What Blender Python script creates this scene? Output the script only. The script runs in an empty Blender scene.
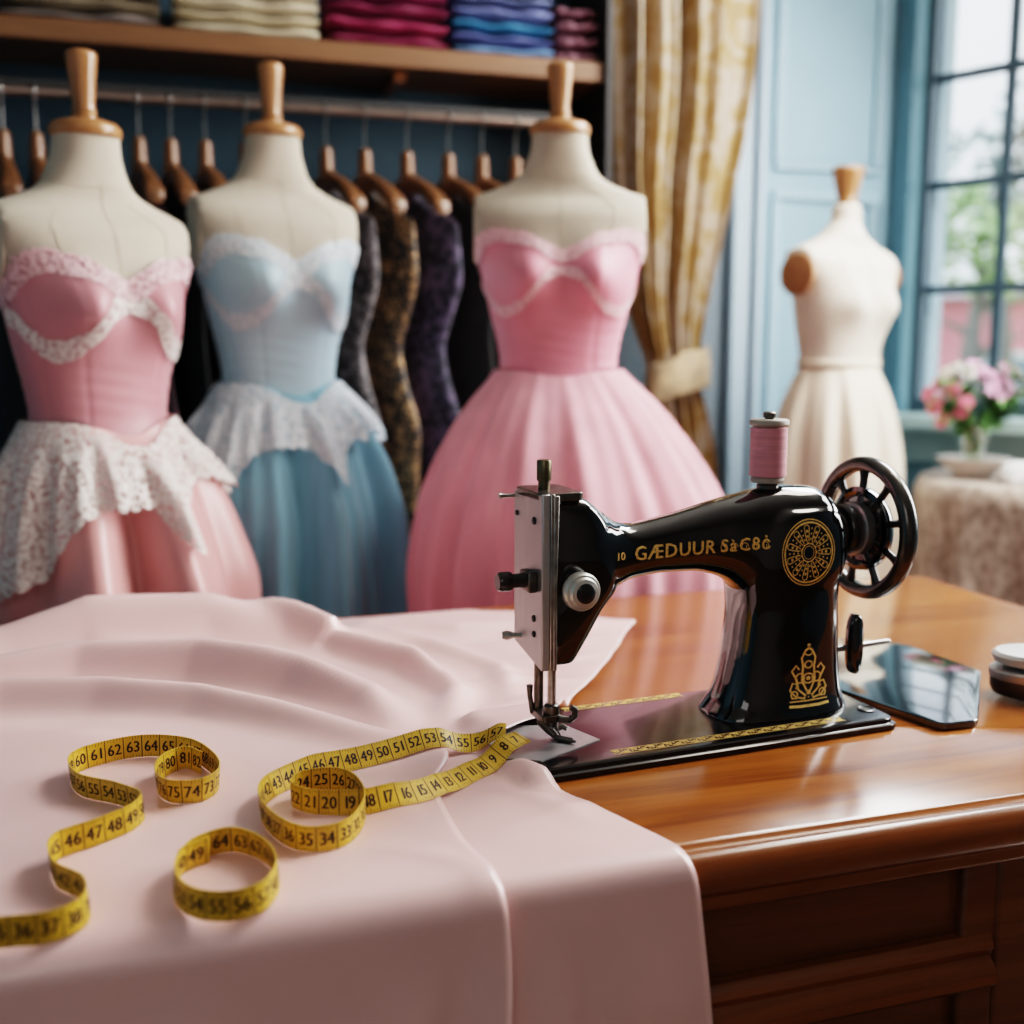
import bpy, bmesh, math, random
import numpy as np
from mathutils import Vector, Matrix
from mathutils.bvhtree import BVHTree
PI = math.pi
rnd = random.Random(7)
S = bpy.context.scene
COL = S.collection

# ------------------------------------------------------------------ materials
def new_mat(name):
    m = bpy.data.materials.new(name); m.use_nodes = True
    nt = m.node_tree
    return m, nt, nt.nodes['Principled BSDF'], nt.nodes['Material Output']

def nd(nt, typ, **kw):
    n = nt.nodes.new(typ)
    for k, v in kw.items():
        if k.startswith('i_'):
            key = k[2:].replace('_', ' ')
            n.inputs[key].default_value = v
        else:
            setattr(n, k, v)
    return n

def coords(nt, scale=(1, 1, 1), rot=(0, 0, 0), kind='Object'):
    tc = nd(nt, 'ShaderNodeTexCoord'); mp = nd(nt, 'ShaderNodeMapping')
    mp.inputs['Scale'].default_value = scale; mp.inputs['Rotation'].default_value = rot
    nt.links.new(tc.outputs[kind], mp.inputs['Vector'])
    return mp.outputs['Vector']

def ramp(nt, fac, stops):
    r = nd(nt, 'ShaderNodeValToRGB')
    el = r.color_ramp.elements
    while len(el) < len(stops): el.new(0.5)
    for e, (p, c) in zip(el, stops):
        e.position = p; e.color = (*c, 1) if len(c) == 3 else c
    nt.links.new(fac, r.inputs['Fac'])
    return r.outputs['Color']

def mat(name, col, rough=.5, metal=0, var=.08, nscale=30, bump=0, bscale=200, sheen=0, coat=0, trans=0, emit=0, spec=.5, stretch=(1, 1, 1), sss=0):
    """procedural surface: noise varied colour and an optional fine bump"""
    m, nt, b, o = new_mat(name)
    v = coords(nt, stretch)
    n = nd(nt, 'ShaderNodeTexNoise', i_Scale=nscale, i_Detail=3.0)
    nt.links.new(v, n.inputs['Vector'])
    lo = tuple(max(0, c*(1-var)) for c in col); hi = tuple(min(1, c*(1+var)) for c in col)
    c = ramp(nt, n.outputs['Fac'], [(.3, lo), (.7, hi)])
    nt.links.new(c, b.inputs['Base Color'])
    b.inputs['Roughness'].default_value = rough; b.inputs['Metallic'].default_value = metal
    b.inputs['Specular IOR Level'].default_value = spec
    b.inputs['Sheen Weight'].default_value = sheen
    b.inputs['Coat Weight'].default_value = coat; b.inputs['Coat Roughness'].default_value = .05
    b.inputs['Transmission Weight'].default_value = trans
    if sss:
        b.inputs['Subsurface Weight'].default_value = sss; b.inputs['Subsurface Radius'].default_value = (.02, .01, .008); b.inputs['Subsurface Scale'].default_value = .3
    if emit:
        nt.links.new(c, b.inputs['Emission Color']); b.inputs['Emission Strength'].default_value = emit
    if bump:
        n2 = nd(nt, 'ShaderNodeTexNoise', i_Scale=bscale, i_Detail=2.0); nt.links.new(v, n2.inputs['Vector'])
        bp = nd(nt, 'ShaderNodeBump', i_Strength=bump, i_Distance=.002)
        nt.links.new(n2.outputs['Fac'], bp.inputs['Height']); nt.links.new(bp.outputs['Normal'], b.inputs['Normal'])
    return m

def wood(name, dark, mid, light, rough=.3, axis='x', scale=1, coat=.3):
    m, nt, b, o = new_mat(name)
    st = {'x': (1.2, 14, 14), 'y': (14, 1.2, 14), 'z': (14, 14, 1.2)}[axis]
    v = coords(nt, tuple(s*scale for s in st))
    n = nd(nt, 'ShaderNodeTexNoise', i_Scale=2.2, i_Detail=6.0, i_Roughness=.62, i_Distortion=.7); nt.links.new(v, n.inputs['Vector'])
    n2 = nd(nt, 'ShaderNodeTexNoise', i_Scale=.35, i_Detail=2.0); nt.links.new(v, n2.inputs['Vector'])
    mx = nd(nt, 'ShaderNodeMix', data_type='FLOAT'); mx.inputs[0].default_value = .45
    nt.links.new(n.outputs['Fac'], mx.inputs[2]); nt.links.new(n2.outputs['Fac'], mx.inputs[3])
    c = ramp(nt, mx.outputs[0], [(.32, dark), (.5, mid), (.68, light)])
    nt.links.new(c, b.inputs['Base Color'])
    b.inputs['Roughness'].default_value = rough; b.inputs['Coat Weight'].default_value = coat; b.inputs['Coat Roughness'].default_value = .12
    bp = nd(nt, 'ShaderNodeBump', i_Strength=.08, i_Distance=.001)
    nt.links.new(n.outputs['Fac'], bp.inputs['Height']); nt.links.new(bp.outputs['Normal'], b.inputs['Normal'])
    return m

def lace(name, col, scale=150, hole=.33, rough=.7, ground=None):
    """openwork: round holes between threads, denser flower clusters"""
    m, nt, b, o = new_mat(name)
    v = coords(nt)
    vo = nd(nt, 'ShaderNodeTexVoronoi', i_Scale=scale, feature='DISTANCE_TO_EDGE'); nt.links.new(v, vo.inputs['Vector'])
    n = nd(nt, 'ShaderNodeTexNoise', i_Scale=scale*.28, i_Detail=2.0); nt.links.new(v, n.inputs['Vector'])
    thr = nd(nt, 'ShaderNodeMath', operation='MULTIPLY_ADD'); thr.inputs[1].default_value = 1.3; thr.inputs[2].default_value = -.52
    nt.links.new(n.outputs['Fac'], thr.inputs[0])
    ad = nd(nt, 'ShaderNodeMath', operation='SUBTRACT'); ad.inputs[0].default_value = hole
    nt.links.new(vo.outputs['Distance'], ad.inputs[1])
    ad2 = nd(nt, 'ShaderNodeMath', operation='ADD'); nt.links.new(ad.outputs[0], ad2.inputs[0]); nt.links.new(thr.outputs[0], ad2.inputs[1])
    mr = nd(nt, 'ShaderNodeMapRange'); mr.inputs[1].default_value = .12; mr.inputs[2].default_value = .30
    nt.links.new(ad2.outputs[0], mr.inputs[0])
    b.inputs['Base Color'].default_value = (*col, 1); b.inputs['Roughness'].default_value = rough
    nt.links.new(mr.outputs[0], b.inputs['Alpha'])
    return m

def two_tone(name, a, bcol, scale, lo, hi, rough=.6, metal_b=0, kind='voronoi', sheen=.2, stretch=(1, 1, 1)):
    m, nt, b, o = new_mat(name)
    v = coords(nt, stretch)
    if kind == 'voronoi':
        t = nd(nt, 'ShaderNodeTexVoronoi', i_Scale=scale); out = t.outputs['Distance']
    else:
        t = nd(nt, 'ShaderNodeTexNoise', i_Scale=scale, i_Detail=4.0, i_Distortion=1.2); out = t.outputs['Fac']
    nt.links.new(v, t.inputs['Vector'])
    n = nd(nt, 'ShaderNodeTexNoise', i_Scale=scale*.22, i_Detail=2.0); nt.links.new(v, n.inputs['Vector'])
    mx = nd(nt, 'ShaderNodeMix', data_type='FLOAT'); mx.inputs[0].default_value = .5
    nt.links.new(out, mx.inputs[2]); nt.links.new(n.outputs['Fac'], mx.inputs[3])
    c = ramp(nt, mx.outputs[0], [(lo, a), (hi, bcol)])
    nt.links.new(c, b.inputs['Base Color'])
    if metal_b:
        f = ramp(nt, mx.outputs[0], [(lo, (0, 0, 0)), (hi, (metal_b,)*3)]); nt.links.new(f, b.inputs['Metallic'])
    b.inputs['Roughness'].default_value = rough; b.inputs['Sheen Weight'].default_value = sheen
    return m

def satin(name, col, rough=.33, var=.05, sheen=.35, coat_=.15):
    m = mat(name, col, rough, var=var, nscale=6, bump=.05, bscale=900, sheen=sheen)
    b = m.node_tree.nodes['Principled BSDF']
    b.inputs['Coat Weight'].default_value = coat_; b.inputs['Coat Roughness'].default_value = .32
    b.inputs['Sheen Roughness'].default_value = .4
    b.inputs['Sheen Tint'].default_value = (1, .93, .93, 1)
    return m

def tulle(name, col, streak=38, var=.16):
    """fine net over folds: vertical streaks, light passing through"""
    m, nt, b, o = new_mat(name)
    v = coords(nt, (1, 1, .06))
    n = nd(nt, 'ShaderNodeTexNoise', i_Scale=streak, i_Detail=3.0); nt.links.new(v, n.inputs['Vector'])
    c = ramp(nt, n.outputs['Fac'], [(.3, tuple(x*(1-var) for x in col)), (.7, tuple(min(1, x*(1+var)+.03) for x in col))])
    nt.links.new(c, b.inputs['Base Color']); b.inputs['Roughness'].default_value = .8; b.inputs['Sheen Weight'].default_value = .45
    b.inputs['Sheen Tint'].default_value = (1, .9, .93, 1)
    tr = nd(nt, 'ShaderNodeBsdfTranslucent'); nt.links.new(c, tr.inputs['Color'])
    ms = nd(nt, 'ShaderNodeMixShader'); ms.inputs[0].default_value = .25
    nt.links.new(b.outputs[0], ms.inputs[1]); nt.links.new(tr.outputs[0], ms.inputs[2]); nt.links.new(ms.outputs[0], o.inputs['Surface'])
    return m

def glass(name, col=(.95, .98, 1), mixf=.10):
    m, nt, b, o = new_mat(name)
    v = coords(nt); n = nd(nt, 'ShaderNodeTexNoise', i_Scale=3.0); nt.links.new(v, n.inputs['Vector'])
    c = ramp(nt, n.outputs['Fac'], [(.2, tuple(x*.98 for x in col)), (.8, col)])
    t = nd(nt, 'ShaderNodeBsdfTransparent'); nt.links.new(c, t.inputs['Color'])
    g = nd(nt, 'ShaderNodeBsdfGlossy'); g.inputs['Roughness'].default_value = .02
    ms = nd(nt, 'ShaderNodeMixShader'); ms.inputs[0].default_value = mixf
    nt.links.new(t.outputs[0], ms.inputs[1]); nt.links.new(g.outputs[0], ms.inputs[2]); nt.links.new(ms.outputs[0], o.inputs['Surface'])
    return m

# ------------------------------------------------------------------ mesh builder
class MB:
    def __init__(s): s.v = []; s.f = []; s.m = []; s.cur = 0
    def add(s, vs, fs):
        b = len(s.v); s.v += [tuple(map(float, p)) for p in vs]
        s.f += [tuple(b+i for i in f) for f in fs]; s.m += [s.cur]*len(fs)
    def grid(s, pts, cu=False, cv=False):          # pts[i][j]
        n, k = len(pts), len(pts[0]); vs = [p for r in pts for p in r]; fs = []
        for i in range(n if cu else n-1):
            for j in range(k if cv else k-1):
                i2, j2 = (i+1) % n, (j+1) % k
                fs.append((i*k+j, i2*k+j, i2*k+j2, i*k+j2))
        s.add(vs, fs)
    def loft(s, rings, cap=True):                   # closed rings
        k = len(rings[0]); s.grid(rings, cv=True)
        if cap:
            s.add(rings[0], [tuple(range(k))]); s.add(rings[-1], [tuple(reversed(range(k)))])
    def box(s, x0, x1, y0, y1, z0, z1):
        vs = [(x, y, z) for x in (x0, x1) for y in (y0, y1) for z in (z0, z1)]
        s.add(vs, [(0, 1, 3, 2), (4, 6, 7, 5), (0, 4, 5, 1), (2, 3, 7, 6), (0, 2, 6, 4), (1, 5, 7, 3)])
    def lathe(s, prof, n=40, c=(0, 0, 0), axis='z', sx=1, sy=1, cap=True):   # prof: (r, h)
        rings = []
        for r, h in prof:
            ring = []
            for i in range(n):
                a = 2*PI*i/n; p = (r*math.cos(a)*sx, r*math.sin(a)*sy, h)
                if axis == 'x': p = (p[2], p[0], p[1])
                elif axis == 'y': p = (p[1], p[2], p[0])
                ring.append((p[0]+c[0], p[1]+c[1], p[2]+c[2]))
            rings.append(ring)
        s.loft(rings, cap)
    def tube(s, pts, rad, n=10, cap=True):
        pts = [Vector(p) for p in pts]; N = len(pts)
        rad = rad if hasattr(rad, '__len__') else [rad]*N
        rings = []; prev = None
        for i, p in enumerate(pts):
            t = (pts[min(i+1, N-1)]-pts[max(i-1, 0)]).normalized()
            if prev is None:
                u = t.orthogonal().normalized()
            else:
                u = (prev - t*prev.dot(t)).normalized()
            prev = u; w = t.cross(u)
            rings.append([tuple(p+(u*math.cos(2*PI*k/n)+w*math.sin(2*PI*k/n))*rad[i]) for k in range(n)])
        s.loft(rings, cap)
    def prism(s, poly, z0, z1):                     # poly (x, y) ccw
        n = len(poly)
        s.loft([[(x, y, z0) for x, y in poly], [(x, y, z1) for x, y in poly]])
    def build(s, name, mats, parent=None, smooth=True, angle=40, bevel=0, seg=2, solid=0, subd=0, local=False):
        me = bpy.data.meshes.new(name)
        vs = s.v
        if parent is not None and not local:
            root = parent
            while root.parent is not None: root = root.parent
            inv = Matrix.Translation(-Vector(root['_rooted'])) if '_rooted' in root else (Matrix.Translation(root.location) @ Matrix.Rotation(root.rotation_euler.z, 4, 'Z')).inverted()
            vs = [tuple(inv @ Vector(p)) for p in vs]
        me.from_pydata(vs, [], s.f); me.update()
        mats = mats if isinstance(mats, (list, tuple)) else [mats]
        for m in mats: me.materials.append(m)
        me.polygons.foreach_set('material_index', s.m)
        bm = bmesh.new(); bm.from_mesh(me); bmesh.ops.remove_doubles(bm, verts=bm.verts, dist=1e-6)
        bmesh.ops.recalc_face_normals(bm, faces=bm.faces); bm.to_mesh(me); bm.free()
        if smooth:
            me.polygons.foreach_set('use_smooth', [True]*len(me.polygons)); me.set_sharp_from_angle(angle=math.radians(angle))
        o = bpy.data.objects.new(name, me); COL.objects.link(o)
        if parent is not None: o.parent = parent
        if bevel:
            b = o.modifiers.new('bevel', 'BEVEL'); b.width = bevel; b.segments = seg; b.limit_method = 'ANGLE'; b.angle_limit = math.radians(35); b.harden_normals = False
        if solid:
            b = o.modifiers.new('solid', 'SOLIDIFY'); b.thickness = solid; b.offset = 0
        if subd:
            b = o.modifiers.new('sub', 'SUBSURF'); b.levels = subd; b.render_levels = subd
        return o

def tag(o, label=None, cat=None, group=None, kind=None):
    if label: o['label'] = label
    if cat: o['category'] = cat
    if group: o['group'] = group
    if kind: o['kind'] = kind
    return o
def thing(name, label, cat, loc=(0, 0, 0), rz=0, group=None):
    o = bpy.data.objects.new(name, None); o.empty_display_size = .05; COL.objects.link(o)
    o.location = loc; o.rotation_euler = (0, 0, rz)
    return tag(o, label, cat, group)
def copy_tree(o, parent=None):
    c = o.copy(); COL.objects.link(c)
    if parent is not None: c.parent = parent
    for ch in list(o.children): copy_tree(ch, c)
    return c
def struct(o): o['kind'] = 'structure'; return o

def interp(tab, x):
    """smooth table lookup (x ascending), returns a list"""
    xs = [t[0] for t in tab]
    if x <= xs[0]: return list(tab[0][1:])
    if x >= xs[-1]: return list(tab[-1][1:])
    i = max(k for k in range(len(xs)) if xs[k] <= x); i = min(i, len(xs)-2)
    out = []
    for c in range(1, len(tab[0])):
        def sl(k):
            if k <= 0: return (tab[1][c]-tab[0][c])/(xs[1]-xs[0])
            if k >= len(xs)-1: return (tab[-1][c]-tab[-2][c])/(xs[-1]-xs[-2])
            a = (tab[k][c]-tab[k-1][c])/(xs[k]-xs[k-1]); b = (tab[k+1][c]-tab[k][c])/(xs[k+1]-xs[k])
            return 0 if a*b <= 0 else 2*a*b/(a+b)
        h = xs[i+1]-xs[i]; t = (x-xs[i])/h; y0, y1 = tab[i][c], tab[i+1][c]; m0, m1 = sl(i)*h, sl(i+1)*h
        out.append((2*t**3-3*t**2+1)*y0+(t**3-2*t**2+t)*m0+(-2*t**3+3*t**2)*y1+(t**3-t**2)*m1)
    return out
def smooth_path(pts, n):
    """Catmull-Rom through points, n samples evenly spaced by length"""
    P = [np.array(p, float) for p in pts]; P = [2*P[0]-P[1]]+P+[2*P[-1]-P[-2]]
    dense = []
    for i in range(1, len(P)-2):
        for k in range(24):
            t = k/24
            dense.append(.5*((2*P[i])+(-P[i-1]+P[i+1])*t+(2*P[i-1]-5*P[i]+4*P[i+1]-P[i+2])*t*t+(-P[i-1]+3*P[i]-3*P[i+1]+P[i+2])*t**3))
    dense.append(P[-2]); D = np.array(dense)
    L = np.concatenate([[0], np.cumsum(np.linalg.norm(np.diff(D, axis=0), axis=1))])
    s = np.linspace(0, L[-1], n)
    return np.stack([np.interp(s, L, D[:, k]) for k in range(D.shape[1])], 1), L[-1]
def spow(a, p): return math.copysign(abs(a)**p, a)
def sstep(a, b, x):
    t = min(1, max(0, (x-a)/(b-a))); return t*t*(3-2*t)
_font = {}
def glyphs(txt, size=1.0):
    """triangulated letter shapes: (list of 2D points, faces, width), baseline at 0"""
    if txt in _font: return _font[txt]
    cu = bpy.data.curves.new('txt', 'FONT'); cu.body = txt; cu.resolution_u = 2
    o = bpy.data.objects.new('txt', cu); COL.objects.link(o)
    dg = bpy.context.evaluated_depsgraph_get(); me = o.evaluated_get(dg).to_mesh()
    vs = [(v.co.x, v.co.y) for v in me.vertices]; fs = [tuple(p.vertices) for p in me.polygons]
    o.evaluated_get(dg).to_mesh_clear(); bpy.data.objects.remove(o); bpy.data.curves.remove(cu)
    w = max([p[0] for p in vs] or [0])
    _font[txt] = (vs, fs, w); return _font[txt]
def stroke(mb, pts, w, fn):
    """flat line of width w along 2D points laid on a surface by fn(u, v)"""
    P = [np.array(p, float) for p in pts]; L = []; R = []
    ww = w if hasattr(w, '__len__') else [w]*len(P)
    for i, p in enumerate(P):
        t = P[min(i+1, len(P)-1)]-P[max(i-1, 0)]; t = t/(np.linalg.norm(t)+1e-9); nn = np.array([-t[1], t[0]])
        L.append(fn(*(p+nn*ww[i]/2))); R.append(fn(*(p-nn*ww[i]/2)))
    if any(q is None for q in L+R): return
    mb.grid([L, R])
def circ(cx, cy, r, n=40, a0=0, a1=2*PI): return [(cx+r*math.cos(a0+(a1-a0)*i/n), cy+r*math.sin(a0+(a1-a0)*i/n)) for i in range(n+1)]
def disc2(mb, cx, cy, r, fn, n=10):
    q = [fn(cx+r*math.cos(2*PI*i/n), cy+r*math.sin(2*PI*i/n)) for i in range(n)]
    if all(p is not None for p in q): mb.add(q, [tuple(range(n))])

# ------------------------------------------------------------------ palette
M = dict(
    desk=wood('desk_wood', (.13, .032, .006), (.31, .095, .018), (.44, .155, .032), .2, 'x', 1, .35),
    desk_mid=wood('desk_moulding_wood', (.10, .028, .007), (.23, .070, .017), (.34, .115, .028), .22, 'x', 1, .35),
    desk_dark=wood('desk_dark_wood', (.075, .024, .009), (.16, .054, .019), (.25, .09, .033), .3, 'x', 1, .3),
    shelf=wood('shelf_wood', (.085, .038, .015), (.145, .066, .027), (.20, .095, .04), .45, 'x', 1, .1),
    turned=wood('turned_wood', (.26, .115, .042), (.40, .19, .075), (.50, .255, .108), .32, 'z', 2, .3),
    hanger=wood('hanger_wood', (.085, .036, .014), (.17, .074, .03), (.24, .11, .047), .35, 'z', 2, .3),
    floor=wood('floor_wood', (.07, .03, .012), (.14, .06, .025), (.2, .09, .04), .4, 'x', .6, .2),
    black=mat('black_enamel', (.006, .006, .007), .08, var=.2, coat=1, nscale=20, spec=.6),
    bedblack=mat('bed_enamel', (.007, .006, .007), .2, var=.2, coat=.35, nscale=20, spec=.5),
    iron=mat('black_iron', (.012, .012, .013), .28, var=.2, metal=0, coat=.3),
    steel=mat('brushed_steel', (.50, .49, .49), .42, .85, var=.08, nscale=60, bump=.04, bscale=500, stretch=(1, 1, .1)),
    nickel=mat('worn_nickel', (.38, .36, .34), .28, 1, var=.25, nscale=80),
    darksteel=mat('dark_steel', (.16, .145, .13), .32, 1, var=.3, nscale=90),
    brass=mat('aged_brass', (.16, .13, .08), .38, .9, var=.2, nscale=90),
    gold=mat('gold_leaf', (.86, .54, .17), .5, .2, var=.3, nscale=400),
    linen=mat('form_linen', (.50, .435, .345), .8, var=.035, nscale=40, bump=.12, bscale=900, sheen=.1),
    creamf=mat('form_cream', (.78, .70, .58), .75, var=.03, nscale=40, bump=.1, bscale=900),
    armcap=mat('arm_cap_brown', (.36, .17, .08), .55, var=.15, nscale=25),
    seam=mat('seam_thread', (.50, .43, .34), .8),
)

# ================================================================== ROOM SHELL
def slab(name, m, x0, x1, y0, y1, z0, z1, bevel=0):
    b = MB(); b.box(x0, x1, y0, y1, z0, z1); return struct(b.build(name, m, bevel=bevel))
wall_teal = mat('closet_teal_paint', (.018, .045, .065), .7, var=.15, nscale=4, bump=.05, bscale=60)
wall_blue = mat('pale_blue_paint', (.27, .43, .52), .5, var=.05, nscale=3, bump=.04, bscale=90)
wall_mid = mat('teal_blue_paint', (.10, .23, .30), .5, var=.06, nscale=3, bump=.04, bscale=90)
slab('floor', M['floor'], -2.6, 4.0, -2.2, 3.7, -.06, 0)
slab('ceiling', mat('ceiling_paint', (.6, .58, .55), .8), -2.6, 4.0, -2.2, 3.7, 2.9, 2.96)
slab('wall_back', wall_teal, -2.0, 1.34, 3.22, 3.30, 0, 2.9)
slab('wall_left', wall_mid, -2.0, -1.94, -2.2, 3.22, 0, 2.9)
slab('wall_near', mat('warm_plaster', (.33, .29, .26), .8), -2.0, 3.6, -2.2, -2.14, 0, 2.9)
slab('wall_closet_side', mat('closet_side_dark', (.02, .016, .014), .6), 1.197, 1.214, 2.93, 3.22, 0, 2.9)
# panelled wall between curtain and window
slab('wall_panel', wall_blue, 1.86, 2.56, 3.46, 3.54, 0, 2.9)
slab('wall_shaded', mat('shaded_grey_blue', (.17, .215, .25), .6, var=.06), 1.34, 1.86, 3.46, 3.54, 0, 2.9)  # shade left of the trim put into this wall stretch's colour
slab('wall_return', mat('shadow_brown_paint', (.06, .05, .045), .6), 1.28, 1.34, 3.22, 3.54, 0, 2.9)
def frame_trim(name, x0, x1, z0, z1, w, y, m, d=.02):
    b = MB()
    b.box(x0, x1, y-d, y, z0, z0+w); b.box(x0, x1, y-d, y, z1-w, z1); b.box(x0, x0+w, y-d, y, z0+w, z1-w); b.box(x1-w, x1, y-d, y, z0+w, z1-w)
    return struct(b.build(name, m, bevel=.006))
trimm = mat('pale_blue_trim', (.31, .47, .56), .4, var=.04)
frame_trim('trim_1', 2.03, 2.45, 1.80, 2.86, .03, 3.462, trimm)
frame_trim('trim_2', 2.03, 2.45, .30, 1.735, .03, 3.462, trimm)
b = MB()
for x0, x1, d in ((1.86, 1.885, .05), (1.885, 1.945, .03), (1.945, 1.975, .055)): b.box(x0, x1, 3.462-d, 3.462, 0, 2.9)
struct(b.build('trim_3', mat('grey_blue_trim', (.36, .47, .55), .4, var=.04), bevel=.008))
slab('baseboard_panel', trimm, 1.35, 2.50, 3.44, 3.462, 0, .16, .005)

# window wall, canted towards the room: local frame W(t, out, z)
WC = Vector((2.50, 3.46, 0)); WT = Vector((.399, -.917, 0)); WN = Vector((.917, .399, 0))   # along, outwards
def Wp(t, n, z): p = WC+WT*t+WN*n; return (p.x, p.y, z)
def wbox(mb, t0, t1, n0, n1, z0, z1):
    vs = [Wp(t, n, z) for t in (t0, t1) for n in (n0, n1) for z in (z0, z1)]
    mb.add(vs, [(0, 1, 3, 2), (4, 6, 7, 5), (0, 4, 5, 1), (2, 3, 7, 6), (0, 2, 6, 4), (1, 5, 7, 3)])
T0, T1, ZS, ZT = .085, 1.06, .985, 2.62      # opening
b = MB(); wbox(b, -.03, T0, 0, .16, 0, 2.9); wbox(b, T1, 1.40, 0, .16, 0, 2.9); wbox(b, T0, T1, 0, .16, 0, ZS-.06); wbox(b, T0, T1, 0, .16, ZT, 2.9)
struct(b.build('wall_window', [mat('window_wall_teal', (.16, .29, .34), .5, var=.05)], smooth=False))
b = MB(); wbox(b, T0-.055, T0+.005, -.025, .02, ZS-.02, ZT+.06); wbox(b, T1-.005, T1+.06, -.025, .02, ZS-.02, ZT+.06); wbox(b, T0-.055, T1+.06, -.025, .02, ZT, ZT+.07)
struct(b.build('trim_4', mat('window_casing_teal', (.075, .17, .22), .4, var=.05), bevel=.006))
b = MB(); wbox(b, T0-.07, T1+.07, -.12, .14, ZS-.07, ZS-.02); wbox(b, T0-.05, T1+.05, -.03, .0, ZS-.19, ZS-.07)
struct(b.build('window_sill_1', mat('sage_sill_paint', (.42, .55, .53), .4, var=.05), bevel=.008))
# window sash: frame, muntins, panes (one window)
win = thing('window_1', None, None, Wp(.5, .08, ZS)); struct(win)
fm = mat('window_frame_slate', (.05, .085, .11), .35, var=.05)
b = MB(); n0, n1 = .06, .10
wbox(b, T0, T0+.03, n0, n1, ZS-.02, ZT); wbox(b, T1-.03, T1, n0, n1, ZS-.02, ZT); wbox(b, T0, T1, n0, n1, ZS-.02, ZS+.03); wbox(b, T0, T1, n0, n1, ZT-.03, ZT)
MT = (.385, .685); MZ = (1.40, 1.76, 2.12)
for t in MT: wbox(b, t-.016, t+.016, n0+.008, n1-.008, ZS, ZT)
for z in MZ: wbox(b, T0, T1, n0+.010, n1-.010, z-.015, z+.015)
struct(b.build('window_frame', fm, win, bevel=.003))
gl = glass('window_glass')
b = MB(); wbox(b, T0+.02, T1-.02, .078, .080, ZS, ZT); struct(b.build('window_glass', gl, win, smooth=False))
# pale outer reveal and shutter leaf seen through the left panes
b = MB(); wbox(b, T0+.002, T0+.035, .12, .20, ZS-.05, ZT+.2)
struct(b.build('trim_5', mat('outer_reveal_white', (.62, .74, .82), .6, var=.05), bevel=.004))
# second wall, off to the right; wide unseen opening added to let daylight in
b = MB(); e = Wp(1.40, 0, 0)
b.box(e[0]-.02, e[0]+.08, 1.9, e[1]+.05, 0, 2.9); b.box(e[0]-.02, e[0]+.08, -2.2, .7, 0, 2.9); b.box(e[0]-.02, e[0]+.08, .7, 1.9, 0, .9); b.box(e[0]-.02, e[0]+.08, .7, 1.9, 2.6, 2.9)
struct(b.build('wall_right', wall_blue, smooth=False))

# ================================================================== DESK
def rrect(x0, x1, y0, y1, r, z, n=6):
    pts = []
    for cx, cy, a in ((x1-r, y1-r, 0), (x0+r, y1-r, PI/2), (x0+r, y0+r, PI), (x1-r, y0+r, 1.5*PI)):
        for i in range(n+1): pts.append((cx+r*math.cos(a+PI/2*i/n), cy+r*math.sin(a+PI/2*i/n), z))
    return pts
DX0, DX1, DY0, DY1, DZ = -1.30, 1.385, .835, 1.765, .76
desk = thing('writing_desk', 'large polished orange-brown wooden desk with moulded edge carrying the sewing machine', 'desk', (.04, 1.3, 0))
b = MB(); prof = [(-.006, .760), (-.004, .7585), (-.001, .7545), (.001, .7545), (.004, .7575), (.012, .7570), (.019, .752), (.0235, .744), (.025, .736), (.0235, .727), (.019, .720), (.013, .716), (.011, .712), (.013, .706), (.010, .700), (.004, .697), (-.03, .697)]
rr = [rrect(DX0-o, DX1+o, DY0-o, DY1+o, .012+max(o, 0), z) for o, z in prof]
b.grid(rr[:3], cv=True); b.add(rr[0], [tuple(range(len(rr[0])))]); b.cur = 1; b.loft(rr[2:], False); b.add(rr[-1], [tuple(reversed(range(len(rr[-1]))))])
b.build('desktop', [M['desk'], M['desk_mid']], desk, angle=50)
yF = .848
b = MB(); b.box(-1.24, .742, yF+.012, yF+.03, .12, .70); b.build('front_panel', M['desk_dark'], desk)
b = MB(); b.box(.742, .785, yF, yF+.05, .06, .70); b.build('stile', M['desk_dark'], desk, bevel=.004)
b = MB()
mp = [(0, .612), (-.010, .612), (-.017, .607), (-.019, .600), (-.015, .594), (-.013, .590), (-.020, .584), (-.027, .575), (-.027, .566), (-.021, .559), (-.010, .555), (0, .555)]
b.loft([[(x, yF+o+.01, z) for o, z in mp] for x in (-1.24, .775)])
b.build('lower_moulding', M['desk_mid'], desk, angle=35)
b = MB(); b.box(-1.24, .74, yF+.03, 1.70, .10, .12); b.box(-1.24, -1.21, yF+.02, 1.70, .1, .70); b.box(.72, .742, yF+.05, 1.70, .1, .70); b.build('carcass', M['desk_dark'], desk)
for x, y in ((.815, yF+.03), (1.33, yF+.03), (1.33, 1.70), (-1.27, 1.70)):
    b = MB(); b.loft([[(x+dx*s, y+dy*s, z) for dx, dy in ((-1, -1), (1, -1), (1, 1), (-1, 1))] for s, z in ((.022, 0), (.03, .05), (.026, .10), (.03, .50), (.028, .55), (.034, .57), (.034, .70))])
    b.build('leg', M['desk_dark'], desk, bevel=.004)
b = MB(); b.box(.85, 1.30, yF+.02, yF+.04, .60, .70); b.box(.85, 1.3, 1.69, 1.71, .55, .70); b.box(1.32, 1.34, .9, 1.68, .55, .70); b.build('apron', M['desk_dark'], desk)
b = MB(); b.box(.86, 1.30, 1.66, 1.68, .08, .56); b.build('back_panel', M['desk_dark'], desk)

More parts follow.
